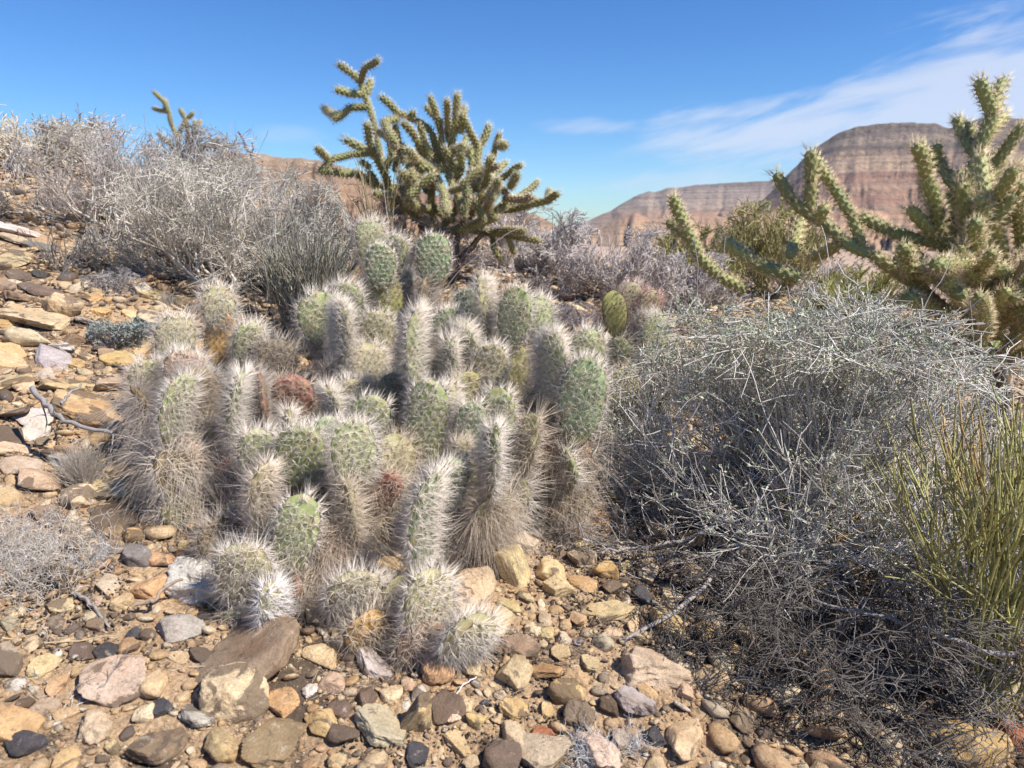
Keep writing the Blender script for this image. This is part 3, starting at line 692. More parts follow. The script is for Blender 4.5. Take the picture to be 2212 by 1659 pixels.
C2 = [
 [z2((1010, 1330), (950, 1150), (980, 1000), (1010, 870)), 0], [z2((1010, 1330), (1150, 1200), (1240, 1050), (1300, 950)), .05],
 [z2((1010, 1330), (800, 1200), (700, 1080), (660, 1000)), 0], [z2((1100, 1340), (1300, 1330), (1420, 1340)), .1],
 [z2((1100, 1340), (1300, 1270), (1450, 1200), (1490, 1130)), .1],
 [z2((700, 1180), (640, 1000), (600, 800), (565, 640), (540, 520), (515, 420), (470, 320), (450, 240)), .1],
 [z2((450, 240), (370, 165), (290, 110)), None], [z2((450, 240), (490, 110), (570, 75)), None], [z2((470, 330), (370, 325), (270, 295)), None],
 [z2((515, 420), (380, 420), (300, 455), (250, 510)), None], [z2((290, 480), (230, 470), (180, 430)), None], [z2((490, 330), (520, 230)), None],
 [z2((1000, 900), (1010, 700), (960, 580), (860, 520), (730, 475), (600, 350)), -.1], [z2((830, 500), (830, 455)), None],
 [z2((730, 505), (600, 530), (650, 600), (700, 680)), None], [z2((700, 900), (740, 700), (700, 560)), None],
 [z2((660, 1000), (600, 860), (540, 760), (500, 640), (490, 550)), -.3], [z2((560, 780), (450, 745), (340, 665)), None],
 [z2((520, 760), (380, 770), (240, 800), (150, 900)), None], [z2((210, 810), (130, 730)), None],
 [z2((520, 960), (450, 930), (380, 895), (260, 905), (150, 890)), -.2], [z2((640, 1050), (500, 960), (430, 900)), None], [z2((520, 870), (450, 820)), None],
 [z2((1050, 900), (1050, 700), (1040, 560), (990, 440), (960, 350)), -.1], [z2((1050, 540), (960, 460), (930, 420)), None],
 [z2((1090, 580), (1080, 380)), None], [z2((1120, 950), (1110, 760), (1140, 560), (1160, 330)), -.1], [z2((1180, 620), (1210, 430)), None],
 [z2((1310, 720), (1230, 560), (1190, 480)), None], [z2((1120, 750), (1210, 715)), -.2], [z2((1300, 1000), (1310, 850), (1330, 700), (1390, 560)), None],
 [z2((1350, 950), (1400, 830), (1450, 700), (1470, 620)), None], [z2((1450, 700), (1515, 700)), None], [z2((1250, 1200), (1350, 1100), (1420, 1000), (1550, 900), (1630, 850)), -.2],
 [z2((1260, 1050), (1400, 960), (1520, 830)), None], [z2((1550, 1010), (1600, 920)), None], [z2((1490, 1130), (1560, 1120), (1650, 1060), (1750, 970)), None],
 [z2((1490, 1180), (1600, 1170), (1720, 1130), (1870, 1110), (1900, 1060)), None], [z2((1840, 1110), (1840, 1040)), None],
 [z2((1640, 1070), (1730, 1050), (1740, 1110)), None], [z2((1480, 1010), (1560, 1110)), None, True],
 [z2((1400, 1370), (1500, 1320), (1650, 1340)), None], [z2((1420, 1350), (1560, 1370), (1760, 1410)), -.1], [z2((1420, 1370), (1430, 1470), (1490, 1550)), None],
 [z2((1530, 1380), (1580, 1500)), None], [z2((1150, 1340), (1300, 1280), (1450, 1240)), -.2], [z2((1150, 900), (1170, 1080), (1210, 1230)), -.3],
 [z2((760, 700), (800, 850), (840, 960)), -.3], [z2((980, 870), (1010, 960), (1060, 1050), (1080, 1200)), -.4], [z2((1000, 900), (900, 760), (850, 640), (760, 540)), -.2],
 [z2((960, 800), (930, 700), (880, 560)), None], [z2((1250, 1000), (1270, 840), (1250, 720)), None], [z2((1340, 1100), (1380, 900), (1400, 800)), -.3],
 [z2((1000, 900), (880, 840), (800, 740)), -.3], [z2((1020, 1000), (900, 960), (820, 1000), (740, 900)), -.3], [z2((700, 1130), (620, 1060), (540, 1000), (510, 900)), -.1],
 [z2((1120, 1000), (1200, 880), (1180, 760)), -.2], [z2((1120, 950), (1050, 800), (1000, 640)), .2], [z2((1120, 950), (1180, 820), (1230, 640)), .2], [z2((900, 1200), (840, 1080), (800, 960)), -.2],
 [z2((1200, 1200), (1240, 1100), (1220, 980)), -.3], [z2((1340, 1250), (1380, 1150), (1420, 1080)), -.3], [z2((680, 1160), (640, 1080), (560, 1060)), -.3],
 [z2((1180, 1000), (1260, 920), (1330, 880)), -.3], [z2((900, 900), (860, 780), (900, 640)), .1], [z2((700, 720), (650, 640), (580, 600)), 0], [z2((620, 900), (680, 780), (660, 660)), -.1],
]
bp = P(648 + 1080 * .293, 108 + 1400 * .293, 3.35)
cholla('cholla_cactus', 'tall branching cholla standing against the sky behind the cactus clump', bp, C2, 3.35, .0138, 41, tps=[(944, 470), (1011, 455), (905, 470), (1060, 490)], fill=[(860, 400, 1090, 500, 26, 35, 75, .25), (900, 330, 1040, 440, 14, 40, 80, .2)], depth=.3)
z3 = lambda *a: Zc(a, .414, 1296, 108)
C3 = [
 [z3((1900, 1420), (1750, 1300), (1620, 1200), (1560, 1170)), -.1], [z3((1560, 1170), (1480, 1110), (1380, 1040), (1300, 1010), (1210, 970), (1140, 880), (1050, 830), (970, 760), (920, 650)), .0],
 [z3((1090, 850), (1100, 700), (1100, 530)), -.05], [z3((1370, 1030), (1320, 880), (1260, 760), (1170, 660), (1120, 560)), 0], [z3((1250, 1010), (1180, 1050), (1100, 1080)), .1],
 [z3((1140, 900), (1170, 820)), -.1], [z3((760, 1260), (640, 1200), (560, 1130), (500, 1060), (470, 980), (420, 860), (380, 770)), -.05], [z3((480, 990), (420, 960), (360, 900)), None],
 [z3((1050, 1190), (900, 1150), (770, 1100), (680, 1080), (650, 1000)), None], [z3((990, 1080), (1020, 990), (1040, 900)), None],
 [z3((1950, 1350), (1900, 1250), (1830, 1130), (1780, 1000), (1770, 850), (1720, 700), (1660, 580), (1650, 500)), -.2], [z3((1900, 760), (1840, 680), (1760, 590), (1690, 520)), None],
 [z3((1760, 600), (1760, 500)), None], [z3((1850, 1030), (1700, 1000), (1560, 970), (1450, 910), (1360, 870)), -.05],
 [z3((2080, 1400), (2050, 1250), (2010, 1150), (1930, 1030), (1900, 900), (1920, 700), (1960, 560), (2030, 440), (2050, 330), (2000, 230), (1980, 160)), 0],
 [z3((2050, 330), (2080, 220), (2110, 160)), None], [z3((2020, 450), (2060, 390), (2110, 340)), None], [z3((1960, 550), (1900, 450), (1860, 360)), None],
 [z3((1950, 480), (1910, 390)), None], [z3((2060, 600), (2110, 520), (2200, 400)), None], [z3((1960, 740), (2060, 640), (2100, 560)), None], [z3((1890, 720), (1880, 640)), None],
 [z3((2100, 1200), (2100, 1100), (2080, 950), (2040, 850), (1980, 780)), -.2], [z3((2240, 1150), (2200, 1000), (2180, 850), (2190, 700)), -.2], [z3((2110, 900), (2110, 680)), .2],
 [z3((1640, 1240), (1620, 1180), (1600, 1080), (1580, 1030)), -.3], [z3((1620, 1130), (1700, 1160), (1800, 1230), (1900, 1290)), -.3], [z3((1760, 980), (1700, 930), (1640, 870), (1620, 830)), -.1],
 [z3((1930, 1250), (1860, 1180), (1800, 1140)), -.35], [z3((2000, 1300), (1980, 1180), (2040, 1060)), -.35], [z3((2100, 1350), (2180, 1240), (2260, 1200)), -.3],
 [z3((1950, 1400), (1800, 1380), (1680, 1320), (1600, 1290)), -.3], [z3((2050, 1450), (2150, 1380), (2250, 1330)), -.3], [z3((1850, 1450), (1750, 1480), (1650, 1450)), -.2],
 [z3((2000, 1450), (1920, 1380), (1860, 1290), (1820, 1200)), -.3], [z3((2080, 1500), (2060, 1380), (2120, 1260)), -.3], [z3((2120, 1560), (2200, 1480), (2260, 1400)), -.3],
 [z3((1980, 1540), (1880, 1520), (1800, 1560)), -.2], [z3((2000, 1120), (1950, 1010), (1960, 900)), -.3], [z3((2020, 760), (1990, 660), (1990, 560)), -.1], [z3((2040, 900), (2120, 820), (2160, 760)), -.2],
 [z3((1780, 860), (1720, 800), (1690, 700)), .1], [z3((1930, 860), (1880, 800), (1820, 760)), .1], [z3((2240, 1060), (2300, 900), (2330, 700)), 0], [z3((2150, 1300), (2280, 1200), (2400, 1050), (2450, 900)), 0],
 [z3((2060, 1640), (2000, 1600), (1930, 1640)), -.2], [z3((2160, 1600), (2240, 1560), (2300, 1500)), -.2], [z3((1980, 1000), (2010, 900), (2000, 800)), -.2], [z3((1870, 1210), (1900, 1120), (1880, 1040)), -.3],
]
bp = P(2170, 800, 2.45)
cholla('cholla_cactus', 'large spiny cholla rising at the right edge behind the grey bush', bp, C3, 2.3, .0170, 43, tps=[(2083, 640), (2150, 600), (2103, 600), (2200, 620)], fill=[(1990, 560, 2300, 790, 44, 60, 130, .25), (2060, 420, 2300, 600, 18, 60, 120, .2)], col=(.265, .275, .10), spc=(.74, .60, .37), depth=.22, trunkr=1.4)
z1 = lambda *a: Zc(a, .3418, 0, 162)
C1 = [[z1((1120, 560), (1130, 420), (1090, 330), (1070, 240), (1040, 170), (975, 110)), 0], [z1((1060, 230), (1010, 225), (970, 210)), None], [z1((1050, 230), (1045, 160)), None],
      [z1((1120, 400), (1160, 300), (1220, 240)), None], [z1((1180, 290), (1140, 220)), None], [z1((1190, 520), (1190, 400), (1180, 300)), None], [z1((1240, 370), (1228, 290)), None],
      [z1((1240, 320), (1262, 294)), None], [z1((1120, 480), (1050, 420), (1000, 370)), None], [z1((1190, 480), (1320, 440), (1380, 400)), None], [z1((1190, 500), (1300, 470), (1440, 440)), None]]
bp = P(385, 330, 5.0)
cholla('cholla_cactus', 'small cholla with a few bare arms poking above the grey bushes on the left', bp, C1, 5.0, .0115, 47, tps=[(390, 310), (405, 310)], col=(.20, .20, .08), spc=(.5, .42, .28), depth=.2)
C4 = [[[(1206, 530), (1209, 508), (1216, 488)], None], [[(1209, 512), (1224, 502)], None], [[(1192, 530), (1193, 508)], None]]
bp = P(1206, 530, 6.5)
cholla('cholla_cactus', 'tiny distant cholla stub beside the gap between the hills', bp, C4, 6.5, .022, 48, tps=[(1206, 525)], depth=.1)

# ------------------------------------------------------------------ shrubs
GREY = (.40, .365, .335); PALE = (0.684, 0.616, 0.544); LEAFG = (.26, .31, .19)
def grow(g, P0, T0, L, K, jit, up=0.0, r0=.002, taper=.3):
    """P0 [N,3], T0 [N,3] unit, L [N] -> polylines and radii"""
    n = len(P0); step = (L / (K - 1))[:, None]
    pts = [P0]; d = T0.copy()
    for i in range(K - 1):
        d = nrm(d + g.normal(0, jit, (n, 3)) + np.array([0, 0, up])); pts.append(pts[-1] + d * step)
    r0 = np.broadcast_to(r0, (n,))
    return np.stack(pts, 1), r0[:, None] * np.linspace(1, taper, K)[None]
def spawn(g, Pl, Rl, own, n, tmin, spread, lr, K, jit, up=0., tmax=1.0, rk=.65, taper=.35):
    N_, K0, _ = Pl.shape; i = g.integers(0, N_, n); t = g.uniform(tmin, tmax, n) * (K0 - 1)
    a = np.minimum(t.astype(int), K0 - 2); f = (t - a)[:, None]
    P0 = Pl[i, a] * (1 - f) + Pl[i, a + 1] * f; T = nrm(Pl[i, a + 1] - Pl[i, a])
    r = (Rl[i, a] * (1 - f[:, 0]) + Rl[i, a + 1] * f[:, 0]) * rk
    D = nrm(T + g.normal(0, spread, (n, 3)) + np.array([0, 0, up]))
    Lc = g.uniform(*lr, n)
    Pn, Rn = grow(g, P0, D, Lc, K, jit, up * .3, r, taper)
    return Pn, Rn, own[i]
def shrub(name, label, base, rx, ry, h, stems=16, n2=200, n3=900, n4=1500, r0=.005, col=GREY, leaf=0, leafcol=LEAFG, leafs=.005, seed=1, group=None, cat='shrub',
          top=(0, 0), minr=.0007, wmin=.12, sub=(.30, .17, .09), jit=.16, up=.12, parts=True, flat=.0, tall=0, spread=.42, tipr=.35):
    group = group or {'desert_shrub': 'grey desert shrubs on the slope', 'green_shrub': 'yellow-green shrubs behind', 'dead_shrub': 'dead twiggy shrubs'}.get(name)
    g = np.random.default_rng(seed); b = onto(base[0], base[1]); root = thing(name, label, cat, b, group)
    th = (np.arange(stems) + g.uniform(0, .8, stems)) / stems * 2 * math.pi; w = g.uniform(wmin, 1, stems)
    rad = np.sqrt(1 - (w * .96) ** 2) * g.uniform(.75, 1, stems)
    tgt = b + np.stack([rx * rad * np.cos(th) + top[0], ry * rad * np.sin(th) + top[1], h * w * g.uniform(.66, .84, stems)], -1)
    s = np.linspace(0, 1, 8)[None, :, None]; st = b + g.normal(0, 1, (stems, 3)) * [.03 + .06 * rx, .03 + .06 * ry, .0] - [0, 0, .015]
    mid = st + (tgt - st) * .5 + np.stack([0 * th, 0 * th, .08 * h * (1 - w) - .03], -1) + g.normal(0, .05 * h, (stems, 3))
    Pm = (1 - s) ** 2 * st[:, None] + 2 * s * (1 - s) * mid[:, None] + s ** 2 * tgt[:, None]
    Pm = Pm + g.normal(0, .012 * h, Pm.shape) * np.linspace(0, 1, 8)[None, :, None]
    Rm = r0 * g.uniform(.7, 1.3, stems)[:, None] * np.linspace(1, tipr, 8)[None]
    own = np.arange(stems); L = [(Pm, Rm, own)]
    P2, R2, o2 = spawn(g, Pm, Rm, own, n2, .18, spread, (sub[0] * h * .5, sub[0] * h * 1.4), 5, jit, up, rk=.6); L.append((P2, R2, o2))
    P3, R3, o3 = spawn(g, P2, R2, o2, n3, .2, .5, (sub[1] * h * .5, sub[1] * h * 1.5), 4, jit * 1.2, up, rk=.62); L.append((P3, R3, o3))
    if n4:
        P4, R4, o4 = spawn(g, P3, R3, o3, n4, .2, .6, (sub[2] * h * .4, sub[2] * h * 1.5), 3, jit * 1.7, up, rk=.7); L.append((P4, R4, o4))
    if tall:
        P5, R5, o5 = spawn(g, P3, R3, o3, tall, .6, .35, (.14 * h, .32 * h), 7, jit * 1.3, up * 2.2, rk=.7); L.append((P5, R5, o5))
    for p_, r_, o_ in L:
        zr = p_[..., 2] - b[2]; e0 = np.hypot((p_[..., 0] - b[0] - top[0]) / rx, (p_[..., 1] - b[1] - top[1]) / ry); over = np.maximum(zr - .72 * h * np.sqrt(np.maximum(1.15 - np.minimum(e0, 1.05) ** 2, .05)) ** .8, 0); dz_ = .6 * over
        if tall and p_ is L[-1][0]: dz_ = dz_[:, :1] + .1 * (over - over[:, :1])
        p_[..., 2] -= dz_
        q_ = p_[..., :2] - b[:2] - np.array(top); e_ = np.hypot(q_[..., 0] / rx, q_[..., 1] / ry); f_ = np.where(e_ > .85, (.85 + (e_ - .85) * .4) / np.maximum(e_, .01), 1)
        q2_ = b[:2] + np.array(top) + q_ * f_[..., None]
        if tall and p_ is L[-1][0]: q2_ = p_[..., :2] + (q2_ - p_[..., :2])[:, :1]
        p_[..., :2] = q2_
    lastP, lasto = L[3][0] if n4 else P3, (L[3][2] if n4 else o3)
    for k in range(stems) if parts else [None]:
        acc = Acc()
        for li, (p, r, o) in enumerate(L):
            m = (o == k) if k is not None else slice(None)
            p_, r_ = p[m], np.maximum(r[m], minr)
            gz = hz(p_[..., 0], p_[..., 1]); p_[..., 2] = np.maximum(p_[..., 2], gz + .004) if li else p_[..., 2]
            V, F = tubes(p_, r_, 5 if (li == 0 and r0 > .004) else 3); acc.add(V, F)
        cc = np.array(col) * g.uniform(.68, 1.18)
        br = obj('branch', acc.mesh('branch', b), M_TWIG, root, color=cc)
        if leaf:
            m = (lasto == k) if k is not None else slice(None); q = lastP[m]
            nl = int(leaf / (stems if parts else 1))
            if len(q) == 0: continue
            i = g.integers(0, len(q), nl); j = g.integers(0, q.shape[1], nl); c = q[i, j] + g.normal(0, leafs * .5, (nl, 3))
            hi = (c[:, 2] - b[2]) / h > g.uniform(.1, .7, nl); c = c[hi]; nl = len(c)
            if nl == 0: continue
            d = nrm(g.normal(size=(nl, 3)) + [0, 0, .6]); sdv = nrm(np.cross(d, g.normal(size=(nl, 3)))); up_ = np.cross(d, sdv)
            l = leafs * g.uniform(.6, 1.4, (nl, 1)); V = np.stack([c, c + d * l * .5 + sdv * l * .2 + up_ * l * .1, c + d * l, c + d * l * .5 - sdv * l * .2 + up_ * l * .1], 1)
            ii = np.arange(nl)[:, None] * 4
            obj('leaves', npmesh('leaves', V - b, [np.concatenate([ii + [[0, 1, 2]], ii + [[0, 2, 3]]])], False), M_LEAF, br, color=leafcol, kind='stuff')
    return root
def SH(px, py, Yd):
    q = G(px, py, 9)
    return q[:2] if abs(q[1] - Yd) < .3 * Yd else P(px, py, Yd)[:2]
# main right bush and its dead skirt
shrub('desert_shrub', 'big grey twiggy bush with tiny green leaves to the right of the cactus clump', SH(1720, 1180, 1.42), .56, .38, .66, stems=36, n2=720, n3=3100, n4=9200, jit=.10, up=.12,
      r0=.0078, tipr=.14, spread=.34, col=(.70, .645, .575), leaf=44000, leafcol=(.38, .42, .27), leafs=.0084, seed=61, top=(.05, .03), tall=170, wmin=.05, minr=.0009)
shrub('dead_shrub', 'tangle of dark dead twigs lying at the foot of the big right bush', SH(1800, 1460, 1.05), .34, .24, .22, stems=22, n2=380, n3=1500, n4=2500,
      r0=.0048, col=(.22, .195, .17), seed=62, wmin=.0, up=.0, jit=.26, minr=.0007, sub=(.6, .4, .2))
shrub('dead_shrub', 'bare forked dead branches sprawling between the cactus clump and the big right bush', SH(1480, 1180, 1.36), .27, .14, .17, stems=7, n2=70, n3=230, n4=260,
      r0=.0045, col=(.38, .345, .32), seed=63, wmin=.05, up=.02, jit=.25, sub=(.6, .4, .25), top=(-.05, -.04))
# left ridge
shrub('desert_shrub', 'wide grey leafless bush on the upper left slope, left of the greener one', SH(265, 500, 3.5), .60, .45, .53, jit=.09, up=.2, spread=.3, stems=20, n2=460, n3=2100, n4=4800, r0=.008, col=(0.647, 0.580, 0.521), leaf=1200, leafcol=(.30, .34, .24), leafs=.010, seed=64, minr=.0011, tall=60, top=(.1, 0))
shrub('desert_shrub', 'grey-green bush with a fan of straight stems in the middle of the left slope', SH(480, 612, 2.85), .52, .40, .57, jit=.08, up=.2, spread=.3, stems=24, n2=560, n3=2600, n4=6000, r0=.007, col=(0.660, 0.604, 0.521), leaf=4200, leafcol=(.30, .35, .20), leafs=.009, seed=65, minr=.00105, tall=60, top=(.02, 0))
shrub('desert_shrub', 'grey bush behind the two front left-slope bushes, under the small cholla', SH(420, 470, 4.3), .62, .5, .40, stems=16, n2=300, n3=1400, n4=2400, r0=.008, col=(0.647, 0.580, 0.521), leaf=600, leafcol=(.30, .34, .24), leafs=.012, seed=66, minr=.0017)
shrub('desert_shrub', 'pale grey bush with a rounded right side, joining the left slope to the tan hill', SH(650, 560, 3.4), .36, .36, .31, stems=16, n2=280, n3=1300, n4=2400, r0=.006, col=(0.684, 0.616, 0.544), leaf=900, leafcol=(.32, .35, .22), leafs=.010, seed=67, minr=.0014, tall=30)
shrub('desert_shrub', 'yellowish grey bush on the skyline at the far left edge', SH(35, 350, 5.6), .55, .4, .42, stems=14, n2=240, n3=1000, n4=1800, r0=.008, col=(0.660, 0.592, 0.473), leaf=900, leafcol=(.40, .38, .25), leafs=.014, seed=68, minr=.0022)
shrub('desert_shrub', 'low grey bush on the skyline between the far left bush and the wide leafless one', SH(140, 350, 5.8), .5, .4, .30, stems=12, n2=200, n3=800, n4=1400, r0=.007, col=(0.647, 0.580, 0.509), seed=69, minr=.0022)
# behind the cactus
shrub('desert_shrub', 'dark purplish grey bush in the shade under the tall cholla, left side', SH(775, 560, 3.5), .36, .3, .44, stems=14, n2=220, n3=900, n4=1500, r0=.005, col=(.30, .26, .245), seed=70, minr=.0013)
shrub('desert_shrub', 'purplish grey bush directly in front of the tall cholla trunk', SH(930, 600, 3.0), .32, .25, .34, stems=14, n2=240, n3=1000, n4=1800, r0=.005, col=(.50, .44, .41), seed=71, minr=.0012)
shrub('desert_shrub', 'pale grey round bush to the right of the tall cholla base', SH(1150, 590, 4.6), .42, .35, .46, stems=12, n2=220, n3=900, n4=1500, r0=.006, col=(0.634, 0.573, 0.537), seed=72, minr=.0019)
shrub('desert_shrub', 'darker small bush on the gravel to the right of the tall cholla', SH(1195, 600, 4.7), .24, .2, .30, stems=10, n2=130, n3=500, n4=900, r0=.005, col=(.46, .42, .40), seed=73, minr=.0019)
shrub('desert_shrub', 'feathery pinkish grey bush left of the yellow-green one on the gravel', SH(1345, 640, 4.2), .36, .3, .42, stems=16, n2=260, n3=1100, n4=1900, r0=.006, col=(0.634, 0.561, 0.525), seed=74, minr=.0017)
shrub('desert_shrub', 'feathery grey bush below the yellow-green one, behind the lower cholla arm', SH(1500, 665, 4.0), .34, .3, .32, stems=14, n2=220, n3=900, n4=1600, r0=.006, col=(0.610, 0.549, 0.512), seed=75, minr=.0017)
shrub('desert_shrub', 'grey bush in the far background between the two yellow-green bushes', SH(1700, 640, 4.6), .5, .3, .36, stems=14, n2=200, n3=800, n4=1300, r0=.006, col=(0.586, 0.525, 0.488), seed=76, minr=.002)
YG = (.42, .38, .15)
shrub('green_shrub', 'yellow-green brushy bush behind the lower cholla arm', SH(1480, 625, 4.9), .34, .3, .42, stems=16, n2=260, n3=900, n4=1500, r0=.004, col=YG, seed=77, minr=.0022, up=.35, jit=.1)
shrub('green_shrub', 'tallest yellow-green brushy bush, in front of the mesa left of the big cholla', SH(1650, 640, 4.9), .36, .3, .64, stems=18, n2=300, n3=1000, n4=1700, r0=.004, col=(.44, .39, .17), seed=78, minr=.0022, up=.35, jit=.1)
shrub('green_shrub', 'low yellow-green bush seen through the arms of the large right cholla', SH(1850, 690, 3.9), .36, .3, .34, stems=16, n2=260, n3=900, n4=1500, r0=.004, col=(.40, .38, .13), seed=79, minr=.0018, up=.35, jit=.1)
shrub('desert_shrub', 'low purplish twiggy bush just right of the cactus clump', SH(1245, 715, 2.5), .15, .12, .14, stems=12, n2=120, n3=450, n4=700, r0=.003, col=(.42, .37, .37), seed=80, minr=.0009, sub=(.5, .3, .2))
shrub('desert_shrub', 'thin grey twiggy bush low beside the yellow-green cactus pads', SH(1180, 640, 3.1), .2, .15, .12, stems=10, n2=90, n3=300, n4=400, r0=.003, col=(.42, .38, .36), seed=86, minr=.0011, sub=(.5, .3, .2))
shrub('desert_shrub', 'grey twiggy bush half out of frame behind the green jointed stems', SH(2150, 1080, 1.35), .25, .25, .34, stems=14, n2=200, n3=900, n4=1600, r0=.004, col=(.42, .39, .37), leaf=600, leafs=.006, seed=87, minr=.0008)
shrub('desert_shrub', 'small flat grey dry bush on the stones below the big left bushes', SH(245, 625, 2.35), .11, .09, .075, stems=12, n2=140, n3=500, n4=700, r0=.0022, col=(.42, .38, .36), seed=81, minr=.0008, sub=(.6, .4, .3), jit=.25)
shrub('silver_shrub', 'small dense silvery-leaved shrub on the stones left of the cactus clump', SH(268, 745, 1.78), .105, .08, .072, stems=14, n2=150, n3=500, n4=700, r0=.0018, col=(.30, .28, .26), leaf=3600, leafcol=(.30, .345, .315), leafs=.0085, seed=82, minr=.0007, sub=(.6, .4, .3), jit=.22)
shrub('dead_shrub', 'spindly dark dead plant with a few tall bare stems on the left slope', SH(128, 590, 2.3), .13, .08, .27, stems=9, n2=26, n3=50, n4=0, r0=.0035, col=(.25, .22, .205), seed=83, minr=.001, wmin=.05, up=.1)

def jointed(name, label, cat, base, stems, seed, spread, h, col, col2, r=.0016, il=.035, group=None, lean=(0, 0), branch=.45, maxd=14, minz=.0, rr=.02):
    g = np.random.default_rng(seed); b = onto(*base); root = thing(name, label, cat, b, group or 'bushes of jointed rush-like stems')
    for k in range(stems):
        A = Acc(); Bn = Acc(); th = g.uniform(0, 6.28); rad = math.sqrt(g.random())
        d = nrm(np.array([spread[0] * rad * math.cos(th) + lean[0], spread[1] * rad * math.sin(th) + lean[1], 1.0]))
        hh = h * g.uniform(.55, 1.05); q = [(b + np.array([g.normal(0, rr), g.normal(0, rr), -.01]), d, 0., r * g.uniform(.8, 1.2) * 1.15)]
        Ps, Rs, Bp, Br = [], [], [], []
        while q:
            p, d, l, rr_ = q.pop()
            if l > hh or len(Ps) > 90: continue
            L = il * g.uniform(.7, 1.35); e = p + d * L
            mm = (p + e) / 2 + g.normal(0, L * .015, 3)
            Ps.append([p, mm, e]); Rs.append([rr_, rr_ * .9, rr_ * .88]); Bp.append([e - d * .0012, e, e + d * .0012]); Br.append([rr_ * 1.0, rr_ * 1.35, rr_])
            nd = nrm(d + g.normal(0, .09, 3) + [0, 0, .03]); q.append((e, nd, l + L, rr_ * .95))
            if g.random() < branch:
                for _ in range(g.integers(1, 3)):
                    q.append((e, nrm(d + g.normal(0, .24, 3)), l + L * 1.6, rr_ * .82))
        V, F = tubes(np.array(Ps), np.array(Rs), 5); A.add(V, F); V, F = tubes(np.array(Bp), np.array(Br), 5); Bn.add(V, F)
        cc = np.array(col) * g.uniform(.7, 1.3)
        if g.random() < .14: cc = np.array(col2) * g.uniform(.8, 1.2)
        s = obj('stem', A.mesh('stem', b), M_TWIG, root, color=cc)
        obj('nodes', Bn.mesh('nodes', b), M_TWIG, s, color=np.array(col2) * .55, kind='stuff')
    return root
jointed('joint_fir', 'bush of yellow-green jointed rush-like stems at the right edge, nearest the camera', 'joint-fir shrub', SH(2125, 1540, .98), 38, 91, (.48, .30), .56, (.42, .40, .15), (.46, .32, .13), r=.0023, il=.045, branch=.26)
jointed('joint_fir', 'dense stand of dry grey-green jointed stems behind the left side of the cactus clump', 'joint-fir shrub', SH(655, 760, 2.15), 70, 92, (.42, .3), .42, (.33, .315, .25), (.42, .28, .15), r=.0020, il=.045, branch=.42, rr=.05)
jointed('joint_fir', 'thin brown jointed stems rising behind the topmost cactus pads', 'joint-fir shrub', SH(880, 720, 2.25), 40, 93, (.65, .3), .36, (.32, .26, .17), (.44, .26, .11), r=.0017, il=.045, branch=.35, rr=.05)
jointed('joint_fir', 'few upright brown jointed stems behind the right part of the cactus clump', 'joint-fir shrub', SH(1090, 720, 2.2), 13, 94, (.55, .3), .24, (.28, .23, .16), (.40, .24, .11), r=.0017, il=.045, branch=.3, rr=.05)
jointed('joint_fir', 'yellow-brown jointed stems crossing in front of the tall cholla, left of its trunk', 'joint-fir shrub', SH(845, 640, 2.6), 9, 95, (.5, .2), .62, (.42, .36, .20), (.44, .30, .14), r=.0018, il=.07, branch=.25, lean=(-.22, 0))

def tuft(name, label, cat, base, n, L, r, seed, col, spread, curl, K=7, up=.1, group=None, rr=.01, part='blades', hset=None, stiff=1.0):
    g = np.random.default_rng(seed); b = onto(*base); root = thing(name, label, cat, b, group or {'dry_tuft': 'dried tufts on the stones', 'dry_grass': 'mats of dead grass', 'shade_litter': 'twig litter darkened as bush shade'}.get(name))
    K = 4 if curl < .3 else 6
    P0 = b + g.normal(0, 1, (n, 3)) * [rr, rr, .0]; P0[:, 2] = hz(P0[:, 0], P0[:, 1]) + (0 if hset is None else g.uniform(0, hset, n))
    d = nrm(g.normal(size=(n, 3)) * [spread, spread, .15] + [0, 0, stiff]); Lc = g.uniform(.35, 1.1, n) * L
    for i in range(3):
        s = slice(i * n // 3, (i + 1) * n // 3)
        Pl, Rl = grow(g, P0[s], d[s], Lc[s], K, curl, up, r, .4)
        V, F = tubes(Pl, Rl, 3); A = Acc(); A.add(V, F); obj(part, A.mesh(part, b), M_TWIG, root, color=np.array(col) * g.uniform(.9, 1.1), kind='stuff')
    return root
LAV = (.60, .545, .48)
tuft('dry_tuft', 'curly pale grey dried plant mound at the left edge', 'dry plant', SH(60, 1245, .98), 1700, .045, .0005, 101, LAV, .8, .6, rr=.048, hset=.07, part='curly_stems', up=.02)
tuft('dry_tuft', 'pale straw dried tuft beside the left end of the cactus clump', 'dry plant', SH(182, 1045, 1.2), 900, .082, .00045, 102, (.56, .49, .41), .42, .22, rr=.010, part='blades')
tuft('dry_tuft', 'small curly white dried tuft at the bottom edge on the pinkish stone', 'dry plant', SH(1280, 1640, .84), 420, .040, .00045, 103, (.68, .66, .64), .8, .5, rr=.014, part='curly_stems')
tuft('dry_tuft', 'smaller white curly tuft just right of the pinkish stone at the bottom', 'dry plant', SH(1372, 1610, .87), 240, .028, .00045, 104, (.68, .66, .64), .9, .5, rr=.010, part='curly_stems')
tuft('dry_tuft', 'tiny pale grass tuft among stones above the silvery shrub', 'dry plant', SH(362, 660, 2.1), 240, .05, .0006, 105, (.56, .49, .40), .6, .15, rr=.008)
tuft('dry_tuft', 'grey curly tuft touching the white lumpy rock side of the pale mound', 'dry plant', SH(205, 1205, 1.02), 420, .035, .00045, 106, (.58, .56, .55), .9, .5, rr=.016, part='curly_stems')
tuft('dry_grass', 'flattened mat of dead spines and grass under the middle right of the cactus clump', 'dry grass', SH(1020, 1165, 1.22), 1500, .055, .00045, 107, (.52, .45, .38), 1.3, .22, rr=.055, stiff=.2, up=-.02)
